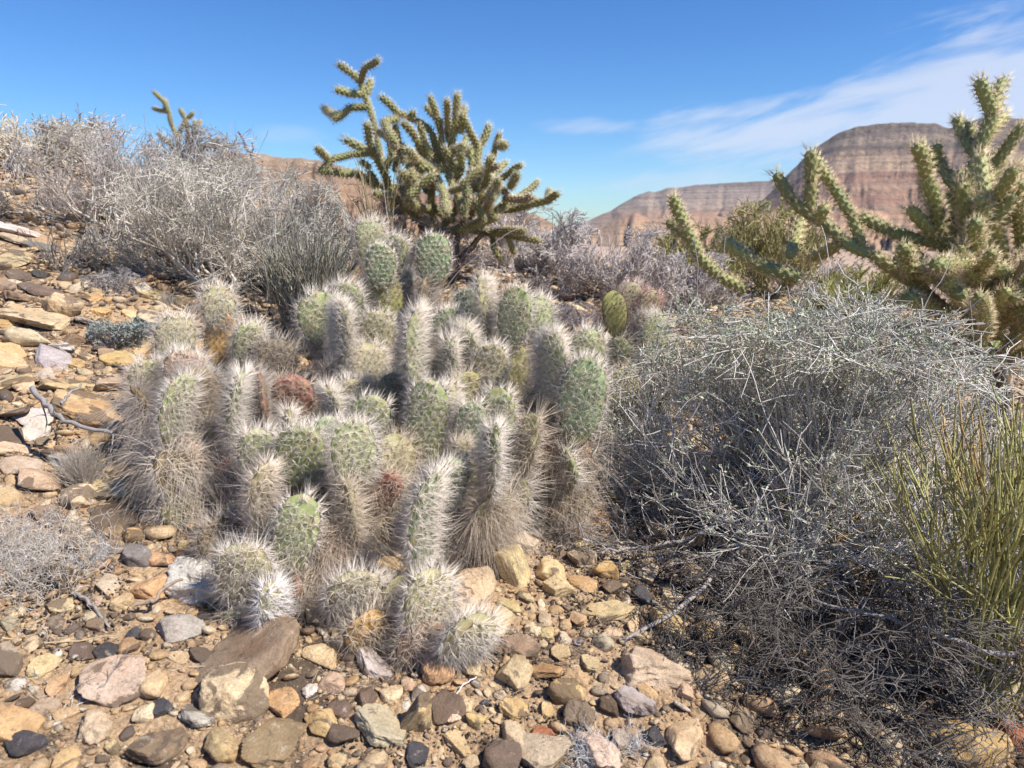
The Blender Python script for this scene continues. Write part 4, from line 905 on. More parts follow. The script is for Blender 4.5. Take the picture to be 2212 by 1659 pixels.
tuft('dry_grass', 'dead grass mat on the ground below the right side of the cactus clump', 'dry grass', SH(1180, 1130, 1.28), 1300, .060, .00045, 108, (.46, .39, .31), 1.3, .2, rr=.06, stiff=.2, up=-.02)
tuft('dry_grass', 'sparse dry grass litter beside the big dark slab', 'dry grass', SH(745, 1470, .93), 160, .04, .0004, 109, (.60, .50, .36), 1.4, .12, rr=.022, stiff=.15, up=-.03)
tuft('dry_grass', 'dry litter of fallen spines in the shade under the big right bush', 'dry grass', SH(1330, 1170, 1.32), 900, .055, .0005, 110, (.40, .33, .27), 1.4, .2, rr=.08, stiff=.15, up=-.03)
tuft('shade_litter', 'broken twig litter coloured dark brown as shade beneath the big right bush', 'plant litter', SH(1700, 1260, 1.25), 5200, .045, .0008, 111, (.12, .095, .075), 1.4, .15, rr=.17, stiff=.12, up=-.03)  # litter coloured very dark to paint in the deep shade under the bush
tuft('shade_litter', 'twig litter coloured dark as shade under the dead tangle near the bottom right corner', 'plant litter', SH(1950, 1500, 1.0), 4200, .040, .0008, 112, (.13, .105, .085), 1.4, .15, rr=.13, stiff=.12, up=-.03)  # same dark twigs added as painted shade below the tangle
# single stalks
def stalk(label, pts, r, col, seed, name='dry_stalk', cat='dry stalk', twigs=0, K=14):
    """pts: (px, py, distance) traced and put at their own distance"""
    g = np.random.default_rng(seed); Q = np.array([P(*p) for p in pts]); s = np.linspace(0, len(Q) - 1, K)
    C = np.stack([np.interp(s, np.arange(len(Q)), Q[:, k]) for k in range(3)], -1)
    C[1:-1] = .25 * C[:-2] + .5 * C[1:-1] + .25 * C[2:]
    C[:, 2] = np.maximum(C[:, 2], hz(C[:, 0], C[:, 1]) + r * .3)
    A = Acc(); V, F = tubes((C + g.normal(0, r * .5, C.shape))[None], np.linspace(1, .55, K)[None] * r, 6 if r > .003 else 4); A.add(V, F)
    b = C[0]
    o = None
    if twigs:
        Pn, Rn, _ = spawn(g, C[None], (np.linspace(1, .5, K) * r)[None], np.zeros(1, int), twigs, .2, .7, (.02, .09), 5, .25, .02, rk=.45)
        P2_, R2_, _ = spawn(g, Pn, Rn, np.zeros(twigs, int), twigs * 2, .3, .7, (.008, .04), 4, .3, .02, rk=.7)
        root = thing(name, label, cat, b)
        obj('stem', A.mesh('stem', b), M_BARK, root, color=col)
        T = Acc(); V, F = tubes(Pn, np.maximum(Rn, .0005), 3); T.add(V, F); V, F = tubes(P2_, np.maximum(R2_, .0004), 3); T.add(V, F)
        obj('twigs', T.mesh('twigs', b), M_TWIG, root, color=col, kind='stuff')
    else:
        obj(name, A.mesh(name, b), M_BARK, loc=b, color=col, label=label, cat=cat)
DB = (.36, .32, .295)
stalk('thick weathered grey branch curving out from under the big right bush', [(1680, 1110, 1.36), (1600, 1190, 1.28), (1530, 1260, 1.19), (1440, 1335, 1.1), (1345, 1388, 1.06)], .0058, DB, 201, 'dead_branch', 'dead branch', 26)
stalk('long grey branch lying level above the thick curved one', [(1600, 1110, 1.40), (1480, 1168, 1.33), (1380, 1185, 1.30), (1300, 1195, 1.29)], .0045, DB, 202, 'dead_branch', 'dead branch', 22)
stalk('slim dead branch sticking out from the cactus clump shadow toward the right bush', [(1560, 985, 1.45), (1420, 965, 1.42), (1300, 960, 1.42)], .003, DB, 203, 'dead_branch', 'dead branch', 12)
stalk('dark dead branch lying on the lower twigs at the bottom of the right bush', [(2190, 1420, 1.0), (2050, 1380, 1.02), (1900, 1330, 1.05), (1760, 1300, 1.1)], .0045, (.34, .31, .29), 204, 'dead_branch', 'dead branch', 18)
stalk('gnarled dark dead branch on the stones at the left, above the straw tuft', [(68, 845, 1.42), (100, 880, 1.38), (150, 910, 1.34), (250, 940, 1.32)], .0062, (.30, .27, .25), 205, 'dead_branch', 'dead branch', 6)
stalk('short dead stick rising to the right from the gnarled branch', [(130, 875, 1.38), (150, 850, 1.40), (178, 828, 1.43)], .0035, (.33, .30, .28), 206, 'dead_branch', 'dead branch')
stalk('brown forked stick on the soil left of the white lumpy rock', [(292, 1305, .98), (330, 1300, .98), (352, 1275, 1.0), (392, 1250, 1.02)], .0038, (.34, .25, .18), 207, 'fallen_stick', 'stick')
stalk('short grey stick pointing down to the dark stones near the pale mound', [(165, 1278, 1.0), (200, 1312, .97), (238, 1352, .94)], .0032, (.33, .29, .26), 208, 'fallen_stick', 'stick')
stalk('long straw lying level near the left edge', [(0, 1395, .9), (120, 1388, .9), (258, 1372, .91)], .0018, (.60, .44, .25), 209, 'straw', 'straw')
stalk('thin dry grass stem arching over stones below the big dark slab', [(130, 1640, .78), (160, 1560, .82), (230, 1500, .86), (330, 1460, .88), (430, 1435, .9), (530, 1460, .9)], .0011, (.55, .46, .36), 210, 'straw', 'straw', 0, 24)
stalk('left one of two grey weed stems rising at the bottom left corner', [(115, 1655, .77), (122, 1560, .80), (108, 1490, .84)], .0022, (.42, .39, .37), 211, 'weed_stem', 'weed stem', 5)
stalk('right one of two grey weed stems, leaning toward the pointed tan stone', [(122, 1655, .77), (160, 1570, .80), (188, 1520, .83)], .0025, (.42, .39, .38), 212, 'weed_stem', 'weed stem', 6)
stalk('short dark burnt-looking stick on the soil right of the pale angular rock', [(507, 1560, .86), (540, 1572, .86), (576, 1590, .85)], .0022, (.12, .10, .09), 213, 'fallen_stick', 'stick')
stalk('brown stick fragment right of the low bristly clump, lower side', [(760, 1478, .92), (800, 1488, .92), (835, 1500, .92)], .0024, (.38, .24, .12), 214, 'fallen_stick', 'stick')
stalk('small bleached curved twig on the gravel below the low bristly clump', [(983, 1500, .91), (1000, 1480, .92), (1030, 1462, .94)], .0018, (.66, .63, .60), 215, 'fallen_stick', 'stick')
stalk('tall dark dead stalk leaning on the skyline right of the left bushes', [(560, 400, 4.2), (535, 320, 4.2), (514, 283, 4.2)], .010, (.14, .12, .13), 216, 'dead_stalk', 'dead stalk', 0, 8)
stalk('short dark dead stalk just right of the tall leaning one on the skyline', [(548, 400, 4.3), (547, 340, 4.3), (546, 310, 4.3)], .008, (.16, .14, .14), 217, 'dead_stalk', 'dead stalk', 0, 8)
stalk('pale grass stem with a drooping seed head arching in front of the cholla base', [(935, 660, 2.2), (990, 585, 2.2), (1050, 480 + 60, 2.2), (1100, 500, 2.2), (1135, 490, 2.2)], .0014, (.58, .52, .45), 218, 'grass_stem', 'grass stem', 0, 18)
stalk('straight pale grass stem rising just left of the topmost cactus pad', [(842, 560, 2.3), (838, 480, 2.3), (828, 395, 2.3)], .0016, (.56, .48, .40), 219, 'grass_stem', 'grass stem', 3)
stalk('brown stem crossing diagonally in front of the left side of the tall cholla', [(800, 500, 2.3), (745, 410, 2.3), (722, 338, 2.3)], .0016, (.42, .32, .16), 220, 'grass_stem', 'grass stem')

# ------------------------------------------------------------------ rocks
def ico(sub):
    t = (1 + 5 ** .5) / 2
    v = [(-1, t, 0), (1, t, 0), (-1, -t, 0), (1, -t, 0), (0, -1, t), (0, 1, t), (0, -1, -t), (0, 1, -t), (t, 0, -1), (t, 0, 1), (-t, 0, -1), (-t, 0, 1)]
    f = [(0, 11, 5), (0, 5, 1), (0, 1, 7), (0, 7, 10), (0, 10, 11), (1, 5, 9), (5, 11, 4), (11, 10, 2), (10, 7, 6), (7, 1, 8), (3, 9, 4), (3, 4, 2), (3, 2, 6), (3, 6, 8), (3, 8, 9), (4, 9, 5), (2, 4, 11), (6, 2, 10), (8, 6, 7), (9, 8, 1)]
    v = [np.array(p, float) / np.linalg.norm(p) for p in v]
    for _ in range(sub):
        mid = {}; nf = []
        def mp(a, b):
            k = (min(a, b), max(a, b))
            if k not in mid:
                m = v[a] + v[b]; v.append(m / np.linalg.norm(m)); mid[k] = len(v) - 1
            return mid[k]
        for a, b, c in f:
            x, y, z = mp(a, b), mp(b, c), mp(c, a); nf += [(a, x, z), (b, y, x), (c, z, y), (x, y, z)]
        f = nf
    return np.array(v), np.array(f)
ICO = {i: ico(i) for i in (0, 1, 2, 3, 4)}
ICO[-1] = (np.array([(1, 0, 0), (-1, 0, 0), (0, 1, 0), (0, -1, 0), (0, 0, 1), (0, 0, -1.)]), np.array([(0, 2, 4), (2, 1, 4), (1, 3, 4), (3, 0, 4), (2, 0, 5), (1, 2, 5), (3, 1, 5), (0, 3, 5)]))
def rock_verts(sub, seed, facets=12, soft=26., rough=.03, slab=False):
    g = np.random.default_rng(seed); D, F = ICO[sub]
    n = nrm(g.normal(size=(facets, 3))); o = g.uniform(.58, .98, facets)
    extra = [[0, 0, 1, .62 + g.uniform(0, .15)], [0, 0, -1, .7]]
    if slab:
        tz = nrm(np.array([g.normal(0, .08), g.normal(0, .08), 1.])); extra = [[*tz, .6], [*-tz, .6]]
        k = g.integers(4, 7); th = np.sort(g.uniform(0, 6.28, k)); n = np.stack([np.cos(th), np.sin(th), g.normal(0, .18, k)], -1); o = g.uniform(.72, 1., k)
        n = np.concatenate([n, nrm(g.normal(size=(3, 3)))]); o = np.concatenate([o, [.95, .95, .95]])
    n = np.concatenate([nrm(n), np.array(extra)[:, :3]]); o = np.concatenate([o, np.array(extra)[:, 3]])
    c = D @ n.T; c = np.maximum(c, 1e-3) / o
    r = 1 / (np.sum(c ** soft, 1) ** (1 / soft))
    r = np.minimum(r, 1.25)
    P_ = D * 2.3 + g.uniform(0, 50, 3)
    nz_ = fbm(P_[:, 0] + P_[:, 2] * .7, P_[:, 1] - P_[:, 2] * .6, seed % 91, 5, .55)
    nz2 = fbm(P_[:, 0] * 5 + P_[:, 2] * 3, P_[:, 1] * 5 - P_[:, 2] * 3.3, seed % 37, 3, .6)
    r = r * (1 + rough * 2.2 * nz_ + rough * .7 * nz2)
    V = D * r[:, None]; V = V / (np.abs(V).max(0))     # fits -1..1
    return V, F
def rock_mesh(sub, seed, **k):
    V, F = rock_verts(sub, seed, **k); me = npmesh('rock', V, [F], False); me.materials.append(M_ROCK); return me
COLS = {'tan': (.62, .45, .26), 'pale': (.62, .50, .34), 'yellow': (.60, .46, .26), 'orange': (.58, .36, .18), 'ochre': (.60, .41, .20), 'pink': (.64, .48, .32), 'grey': (.46, .37, .26),
        'brown': (.31, .215, .135), 'dark': (.17, .12, .085), 'black': (.06, .058, .066), 'white': (.66, .585, .49), 'red': (.50, .20, .10), 'blue': (.23, .215, .20), 'palegrey': (.50, .45, .38)}
WORD = {'tan': 'tan', 'pale': 'buff', 'yellow': 'yellowish', 'orange': 'orange', 'ochre': 'ochre', 'pink': 'pinkish', 'grey': 'taupe', 'brown': 'brown', 'dark': 'umber', 'black': 'blackish', 'white': 'whitish',
        'red': 'rust red', 'blue': 'bluish grey', 'palegrey': 'grey'}
# x, y, w, h, colour, shape, label or None   (s slab, b block, r rounded, l lumpy)
HR = [
 (545, 1398, 222, 120, 'brown', 's', 'big dark brown slab with tan patches below the small round cactus pads'), (500, 1500, 145, 100, 'tan', 'b', 'large angular tan block just below the big dark slab'),
 (245, 1472, 115, 75, 'pink', 's', 'pointed pinkish tan rock with a thin grass stem arching beside it'), (335, 1470, 65, 62, 'tan', 'r', 'rounded tan stone touching the pointed pinkish rock'),
 (385, 1357, 88, 62, 'palegrey', 'r', 'pale grey elongated rock left of the big dark slab'), (442, 1266, 115, 84, 'white', 'l', 'white lumpy rock half under the round pale cactus pads'),
 (290, 1214, 60, 42, 'blue', 'b', 'bluish grey angular stone left of the brown forked stick'), (350, 1210, 58, 34, 'orange', 'r', 'orange-tan stone just right of the bluish grey one'),
 (410, 1206, 64, 62, 'ochre', 's', 'ochre slab standing on edge at the foot of the cactus clump'), (235, 1266, 76, 26, 'pale', 's', 'flat pale slab right of the curly grey mound'),
 (250, 1122, 88, 46, 'dark', 's', 'dark brown tilted slab left of the long-spined old pad'), (169, 1078, 60, 52, 'pink', 'b', 'rounded buff block below the straw tuft'),
 (236, 1056, 76, 36, 'pale', 's', None), (288, 1153, 40, 34, 'orange', 'b', None), (244, 1158, 40, 26, 'brown', 'b', None),
 (700, 1415, 60, 74, 'tan', 'r', 'upright oval tan stone with a dark spot right of the big dark slab'), (818, 1572, 108, 70, 'grey', 's', 'grey-brown flat rounded slab near the bottom centre'),
 (906, 1562, 84, 112, 'tan', 'b', 'tall tan rock leaning upright beside the grey-brown flat slab'), (965, 1533, 74, 56, 'dark', 's', 'dark flat angular stone right of the tall tan rock'),
 (698, 1571, 76, 60, 'ochre', 'r', 'ochre pear-shaped stone left of the grey-brown flat slab'), (590, 1618, 150, 70, 'brown', 's', 'large brown slab cut by the bottom edge of the photo'),
 (340, 1615, 90, 90, 'brown', 's', 'long brown slab with a tan rim at the bottom left'), (70, 1612, 66, 66, 'black', 'r', 'blackish stone with a tan stripe in the bottom left corner'),
 (28, 1570, 96, 74, 'orange', 's', 'flat orange-tan rock at the left edge near the bottom'), (1012, 1272, 92, 84, 'tan', 'b', 'tan boulder with a brown patch left of the square pale block'),
 (1106, 1230, 90, 100, 'yellow', 'b', 'square pale yellow block standing right of the cactus clump'), (1100, 1307, 56, 28, 'yellow', 's', 'flat triangular yellowish stone under the square pale block'),
 (1310, 1322, 112, 36, 'yellow', 's', 'long flat pale yellow slab with twig shadows across it'), (1128, 1402, 84, 46, 'brown', 's', 'brown slab with a tan corner right of the low bristly clump'),
 (1395, 1436, 180, 82, 'pink', 'l', 'broad pinkish grey rock slab at the edge of the big bush shade'), (1370, 1520, 92, 56, 'palegrey', 's', 'grey stone with a white streak below the broad pinkish slab'),
 (1482, 1606, 112, 64, 'tan', 'r', 'smooth oblong tan stone at the bottom right of centre'), (1262, 1118, 112, 50, 'orange', 's', 'rusty brown tilted slab in the shade right of the cactus base'),
 (1192, 1232, 84, 46, 'tan', 'r', 'tan stone with a dark front right of the square pale block'), (1436, 1352, 92, 48, 'tan', 'b', None),
 (2085, 1606, 130, 116, 'ochre', 'b', 'big ochre block at the bottom right under the green jointed stems'), (2176, 1588, 74, 58, 'red', 'b', 'rust red block in the bottom right corner'),
 (1108, 1602, 62, 62, 'yellow', 'b', 'small yellowish block at the bottom edge left of the orange chip'), (1162, 1628, 128, 66, 'grey', 's', 'wide grey-brown slab at the bottom edge under the orange chip'),
 (1078, 1636, 84, 74, 'dark', 'b', 'dark and tan rock cut by the bottom edge, left of the yellowish block'), (1171, 1592, 48, 28, 'red', 'b', 'small rust orange chip at the bottom centre'),
 (1297, 1620, 84, 94, 'pink', 'l', 'pinkish rough rock under the curly white tuft at the bottom'), (1258, 1550, 76, 60, 'pale', 'l', None), (1222, 1500, 66, 44, 'ochre', 'b', None), (1183, 1528, 30, 52, 'tan', 's', None),
 (1240, 1478, 74, 52, 'ochre', 'l', None), (1320, 1520, 48, 40, 'dark', 'b', None), (1410, 1600, 44, 40, 'black', 'b', None), (1085, 1345, 60, 52, 'tan', 'r', None), (1178, 1335, 30, 46, 'yellow', 'r', None),
 (136, 664, 84, 62, 'yellow', 'b', 'big angular pale yellow rock with a shaded left face on the left slope'), (88, 692, 120, 44, 'tan', 's', 'long flat tan rock below the big angular pale one'),
 (68, 732, 64, 46, 'pale', 'b', 'blocky pale buff rock near the left edge with a flat top'), (107, 778, 76, 38, 'palegrey', 'r', 'greenish grey rock with an orange spot on the left slope'), (92, 628, 64, 30, 'dark', 's', 'dark flat slab above the big angular pale rock'),
 (263, 778, 70, 32, 'ochre', 's', 'flat ochre rock just below the silvery shrub'), (312, 750, 64, 36, 'tan', 's', None), (254, 834, 82, 38, 'pink', 's', 'wide pinkish grey slab left of the whitish cactus pads'), (138, 835, 66, 40, 'tan', 's', None),
 (197, 843, 34, 26, 'yellow', 'b', None), (136, 757, 40, 28, 'white', 'l', None), (212, 752, 26, 42, 'dark', 's', None), (233, 768, 34, 18, 'brown', 's', None), (201, 896, 132, 54, 'ochre', 's', 'large ochre slab behind the gnarled dead branch'),
 (222, 940, 62, 34, 'orange', 'r', None), (18, 945, 66, 38, 'dark', 's', 'dark brown slab at the left edge level with the straw tuft top'), (18, 977, 60, 38, 'tan', 's', None), (46, 1009, 68, 38, 'pale', 'r', 'pale rounded stone left of the straw tuft'),
 (74, 903, 66, 30, 'white', 'l', None), (80, 935, 60, 32, 'white', 'l', None), (25, 892, 66, 26, 'dark', 's', None), (92, 1045, 66, 40, 'tan', 'b', None), (12, 834, 84, 38, 'yellow', 's', None), (55, 830, 56, 32, 'pink', 'l', None),
 (92, 818, 44, 30, 'pale', 'l', None), (180, 1405, 46, 46, 'dark', 's', None), (237, 1408, 46, 36, 'black', 'b', 'shiny black stone below the left end of the big dark slab row'), (431, 1414, 36, 34, 'black', 's', 'small black wedge against the left end of the big dark slab'),
 (290, 1372, 40, 18, 'black', 'r', None), (318, 1378, 28, 26, 'dark', 'b', None), (213, 1360, 56, 22, 'brown', 's', None), (283, 1402, 50, 28, 'orange', 's', None), (347, 1540, 46, 28, 'black', 's', None), (206, 1342, 46, 26, 'pale', 'r', None),
 (27, 1360, 32, 26, 'grey', 'r', None), (72, 1388, 36, 34, 'tan', 'r', None), (317, 1548, 50, 36, 'pink', 'l', None), (427, 1549, 78, 48, 'palegrey', 's', None), (603, 1579, 38, 24, 'pale', 'l', None), (95, 1528, 50, 42, 'pink', 'b', None), (19, 1445, 60, 46, 'grey', 'r', None),
 (608, 1524, 100, 44, 'orange', 's', 'low flat orange-tan slab right of the large angular tan block'), (713, 1488, 60, 38, 'pink', 'b', None), (667, 1499, 34, 30, 'white', 'l', None), (484, 1618, 80, 62, 'tan', 'b', None), (351, 1613, 28, 22, 'blue', 's', None),
 (57, 1534, 38, 24, 'dark', 's', None), (740, 1582, 50, 60, 'dark', 'b', None), (724, 1538, 60, 26, 'dark', 's', None), (800, 1520, 44, 36, 'dark', 'b', None), (900, 1640, 56, 40, 'black', 's', None), (880, 1480, 30, 30, 'pink', 'l', None),
 (978, 1560, 36, 30, 'pink', 'b', None), (1030, 1570, 46, 34, 'ochre', 'r', None), (1010, 1520, 36, 26, 'tan', 'b', None), (1300, 1395, 50, 30, 'grey', 'b', None), (1390, 1380, 44, 26, 'tan', 's', None), (1250, 1395, 30, 20, 'white', 'l', None),
 (30, 495, 80, 24, 'white', 's', 'whitish flat outcrop near the top of the left slope'), (60, 522, 76, 20, 'pale', 's', None), (92, 536, 50, 22, 'blue', 's', 'bluish grey flat stone behind the spindly dead plant'), (22, 562, 70, 22, 'yellow', 's', None), (60, 545, 40, 18, 'tan', 's', None),
 (40, 596, 42, 20, 'dark', 's', None), (93, 594, 26, 26, 'black', 'b', 'small black rounded stone at the base of the spindly dead plant'), (30, 640, 44, 26, 'brown', 'b', None), (200, 700, 44, 26, 'palegrey', 's', None), (245, 720, 40, 22, 'orange', 's', None),
 (330, 640, 50, 26, 'yellow', 's', None), (300, 625, 44, 26, 'palegrey', 'b', None), (345, 690, 60, 30, 'pale', 'b', None), (395, 650, 40, 24, 'yellow', 's', None), (420, 790, 70, 30, 'yellow', 's', 'pale yellow slab showing between the left cactus pads'),
 (450, 720, 40, 40, 'tan', 'b', None), (560, 720, 50, 30, 'pale', 'b', None), (610, 690, 46, 26, 'brown', 'b', None), (280, 680, 36, 20, 'tan', 's', None), (175, 560, 36, 16, 'tan', 's', None), (10, 700, 40, 40, 'ochre', 's', None), (10, 620, 40, 22, 'brown', 's', None),
 (15, 760, 60, 34, 'ochre', 's', None), (30, 790, 60, 24, 'tan', 's', None), (165, 790, 34, 18, 'ochre', 's', None), (180, 805, 28, 20, 'yellow', 'r', None),
 (1255, 690 - 20, 30, 14, 'pale', 's', None), (1172, 655, 30, 26, 'red', 'b', 'rust red angular rock on the gravel behind the upright brown stems'), (1225, 655 - 8, 22, 12, 'red', 'b', 'small rust red stone on the gravel left of the feathery pinkish bush'),
 (1250, 1335, 46, 34, 'tan', 'r', None), (1185, 1372, 30, 22, 'tan', 'r', None), (1215, 1388, 34, 26, 'pale', 'b', None), (1310, 1240, 54, 36, 'ochre', 'b', None), (1262, 1180, 40, 26, 'yellow', 'r', None),
 (1340, 1610, 36, 50, 'grey', 'b', None), (1400, 1500, 40, 30, 'ochre', 'r', None), (1520, 1370, 60, 34, 'ochre', 'b', None), (1560, 1430, 60, 44, 'grey', 'b', None), (1480, 1500, 44, 34, 'tan', 'b', None), (1600, 1560, 60, 44, 'brown', 'b', None),
]
LAND = [('the big dark slab', 545, 1398, 120), ('the curly grey mound', 70, 1215, 110), ('the straw tuft', 180, 990, 70), ('the silvery shrub', 268, 712, 80), ('the spindly dead plant', 125, 560, 60), ('the low bristly clump', 885, 1370, 140),
        ('the round pale cactus pads', 545, 1270, 80), ('the long-spined old pad', 390, 1080, 80), ('the square pale block', 1106, 1230, 55), ('the thick curved branch', 1400, 1370, 70), ('the big right bush', 1700, 1150, 260), ('the broad pinkish slab', 1395, 1436, 90),
        ('the grey-brown flat slab', 818, 1572, 60), ('the curly white tuft', 1285, 1610, 50), ('the large angular tan block', 500, 1500, 75), ('the pointed pinkish rock', 245, 1472, 60), ('the big angular pale rock', 136, 664, 50), ('the gnarled dead branch', 150, 890, 80),
        ('the small flat dry bush', 245, 605, 60), ('the middle left bush', 470, 540, 130), ('the tall dry jointed stems', 650, 650, 80), ('the tall cholla', 1040, 500, 140), ('the low purplish bush', 1240, 670, 50), ('the feathery pinkish bush', 1330, 600, 80),
        ('the white lumpy rock', 442, 1266, 55), ('the bottom left weed stems', 140, 1580, 50), ('the tall tan rock', 906, 1562, 55), ('the ochre block', 2085, 1606, 70), ('the smooth oblong stone', 1482, 1606, 56), ('the flat pale outcrop', 40, 500, 60), ('the long straw', 150, 1385, 60)]
SHP = {'s': 'flat', 'b': 'angular', 'r': 'rounded', 'l': 'lumpy'}
recs = []
placed = []
def hit(px, py):
    q = G(px, py, 14); return q
VARI = {(s, k): [rock_mesh(4 if s in 'sb' else 3, 4000 + ord(s) * 13 + i * 3 + (7 if k == 'hi' else 0), slab=(s == 's'), facets={'s': 6, 'b': 8, 'r': 16, 'l': 12}[s], soft={'s': 90, 'b': 90, 'r': 26, 'l': 30}[s], rough={'s': .06, 'b': .065, 'r': .055, 'l': .12}[s]) for i in range(n)]
        for s in 'sbrl' for k, n in (('lo', 7),)}
def put_rock(x, y, w, dep, hgt, col, shp, label, seed, rot=None, me=None, tilt=None):
    g = np.random.default_rng(seed)
    z = float(hz(x, y, True)); e = .06
    nx = (float(hz(x - e, y)) - float(hz(x + e, y))) / (2 * e); ny = (float(hz(x, y - e)) - float(hz(x, y + e))) / (2 * e)
    n = Vector((nx, ny, 1)).normalized(); n = (n + Vector((g.normal(0, .17), g.normal(0, .17), 0))).normalized()
    if me is None: me = VARI[(shp, 'lo')][g.integers(7)]
    q = n.to_track_quat('Z', 'Y').to_matrix().to_4x4()
    if rot is None: rot = g.uniform(0, 6.28); 
    c = np.array(COLS[col]) * g.uniform(.9, 1.22) * np.array([1, g.uniform(.95, 1.05), g.uniform(.9, 1.1)])
    o = obj('rock', me, None, color=c)
    o.matrix_world = Matrix.Translation((x, y, z + hgt * .24)) @ q @ Matrix.Rotation(rot, 4, 'Z') @ Matrix.Diagonal((w / 2, dep / 2, hgt / 2, 1))
    o['category'] = 'rock'; o['group'] = 'loose rocks on the stony ground'
    recs.append([o, label, col, shp, w, (x, y, z)]); placed.append((x, y, max(w, dep) / 2)); return o
for i, (px, py, w, h, col, shp, lab) in enumerate(HR):
    q = hit(px, py + h * .1); f = q[1] * math.cos(PITCH) - (q[2] - CAMZ) * math.sin(PITCH)
    q = hit(px, py + min(.5 * h, .34 * {'s': .42, 'b': .68, 'r': .55, 'l': .6}[shp] * h)); d = math.hypot(math.hypot(q[0], q[1]), CAMZ - q[2]); f = q[1] * math.cos(PITCH) - (q[2] - CAMZ) * math.sin(PITCH)
    k = f / FPX; W_ = w * k * 1.16; H_ = h * k * 1.16; fi = math.atan2(CAMZ - q[2], math.hypot(q[0], q[1])); fi = max(fi, .12)
    hh = {'s': .42, 'b': .68, 'r': .55, 'l': .6}[shp] * min(H_ / math.cos(fi) if shp != 's' else H_, W_ * .8)
    hh = max(hh, .012)
    dep = np.clip((H_ - .45 * hh * math.cos(fi)) / math.sin(fi), .45 * W_, 1.35 * W_)
    me = rock_mesh(4 if w > 70 else 3, 7000 + i, slab=shp == 's', facets={'s': 6, 'b': 8, 'r': 16, 'l': 12}[shp], soft={'s': 90, 'b': 90, 'r': 26, 'l': 30}[shp], rough={'s': .05, 'b': .05, 'r': .03, 'l': .12}[shp]) if w > 46 else None
    if lab and lab.startswith(('square pale', 'tall tan', 'big angular pale', 'ochre slab standing')): hh = .92 * H_; dep = .55 * W_; me = rock_mesh(4, 7000 + i, slab=lab[0] == 's', facets=9, soft=70., rough=.045)
    put_rock(q[0], q[1], W_, dep, hh, col, shp, lab, 8000 + i, rot=math.radians(np.random.default_rng(i).uniform(-14, 14)) + (math.pi if i % 2 else 0), me=me)
# scattered rocks over the ground the photo shows, sized at random and never overlapping the larger ones
g = np.random.default_rng(77)
NS = 90000
rr = np.sqrt(g.uniform(.55 ** 2, 7.0 ** 2, NS * 2)); rr = np.concatenate([rr, g.uniform(.6, 3.2, NS)]); aa = g.uniform(R(-50), R(50), len(rr))
xs, ys = rr * np.sin(aa), rr * np.cos(aa)
size = .0056 * (g.random(len(rr)) ** -.48); size = np.clip(size, .0042 + .0026 * rr, .036)
zs = hz(xs, ys, True); pxs, pys, fs = to_px(np.stack([xs, ys, zs], -1))
okm = (pxs > -700) & (pxs < 2950) & (pys < 1900) & (pys > 200); xs, ys, zs, rr, size, pxs, pys, fs = [a[okm] for a in (xs, ys, zs, rr, size, pxs, pys, fs)]
order = np.argsort(-size); grid = {}; CELL = .07
def gadd(x, y, r): grid.setdefault((int(x // CELL), int(y // CELL)), []).append((x, y, r))
for p_ in placed: gadd(*p_)
keep = []
for i in order:
    x, y, r = xs[i], ys[i], size[i]; cx_, cy_ = int(x // CELL), int(y // CELL); ok = True
    for a in (-1, 0, 1):
        for b in (-1, 0, 1):
            for (u, v, s) in grid.get((cx_ + a, cy_ + b), ()):
                if (u - x) ** 2 + (v - y) ** 2 < ((r + s) * .78) ** 2: ok = False; break
            if not ok: break
        if not ok: break
    if ok: keep.append(i); gadd(x, y, r)
keep = np.array(keep)
CP = ['tan', 'pale', 'yellow', 'orange', 'ochre', 'pink', 'grey', 'brown', 'dark', 'black', 'white', 'palegrey']; CW = np.array([.28, .17, .18, .07, .15, .03, .01, .04, .04, .015, .01, .005]); CW /= CW.sum()
# those that show largest become objects of their own
pxw = 2 * size[keep] * FPX / fs[keep]
edge_ = (pxs[keep] < -120) | (pxs[keep] > 2340)
vis = (pxs[keep] > 5) & (pxs[keep] < 2205) & (pys[keep] < 1655)
hidden = ((pxs[keep] > 330) & (pxs[keep] < 1250) & (pys[keep] < 1180) & (pys[keep] > 760)) | ((pxs[keep] > 1500) & (pys[keep] > 640)) | ((pxs[keep] > 230) & (pxs[keep] < 1100) & (pys[keep] < 600))
score = np.where(vis & ~hidden, pxw, 0); nobj = 296 - len(HR)
top_i = set(keep[np.argsort(-score)[:nobj]].tolist())
rest = np.array([i for i in keep if i not in top_i])
for i in sorted(top_i):
    gg = np.random.default_rng(20000 + int(i)); shp = gg.choice(['s', 's', 'b', 'b', 'r', 'l'], p=[.27, .26, .2, .15, .05, .07])
    w = 2 * size[i] * .95; put_rock(xs[i], ys[i], w, w * gg.uniform(.6, .95), w * {'s': .26, 'b': .5, 'r': .42, 'l': .42}[str(shp)], str(gg.choice(CP, p=CW)), str(shp), None, 30000 + int(i))
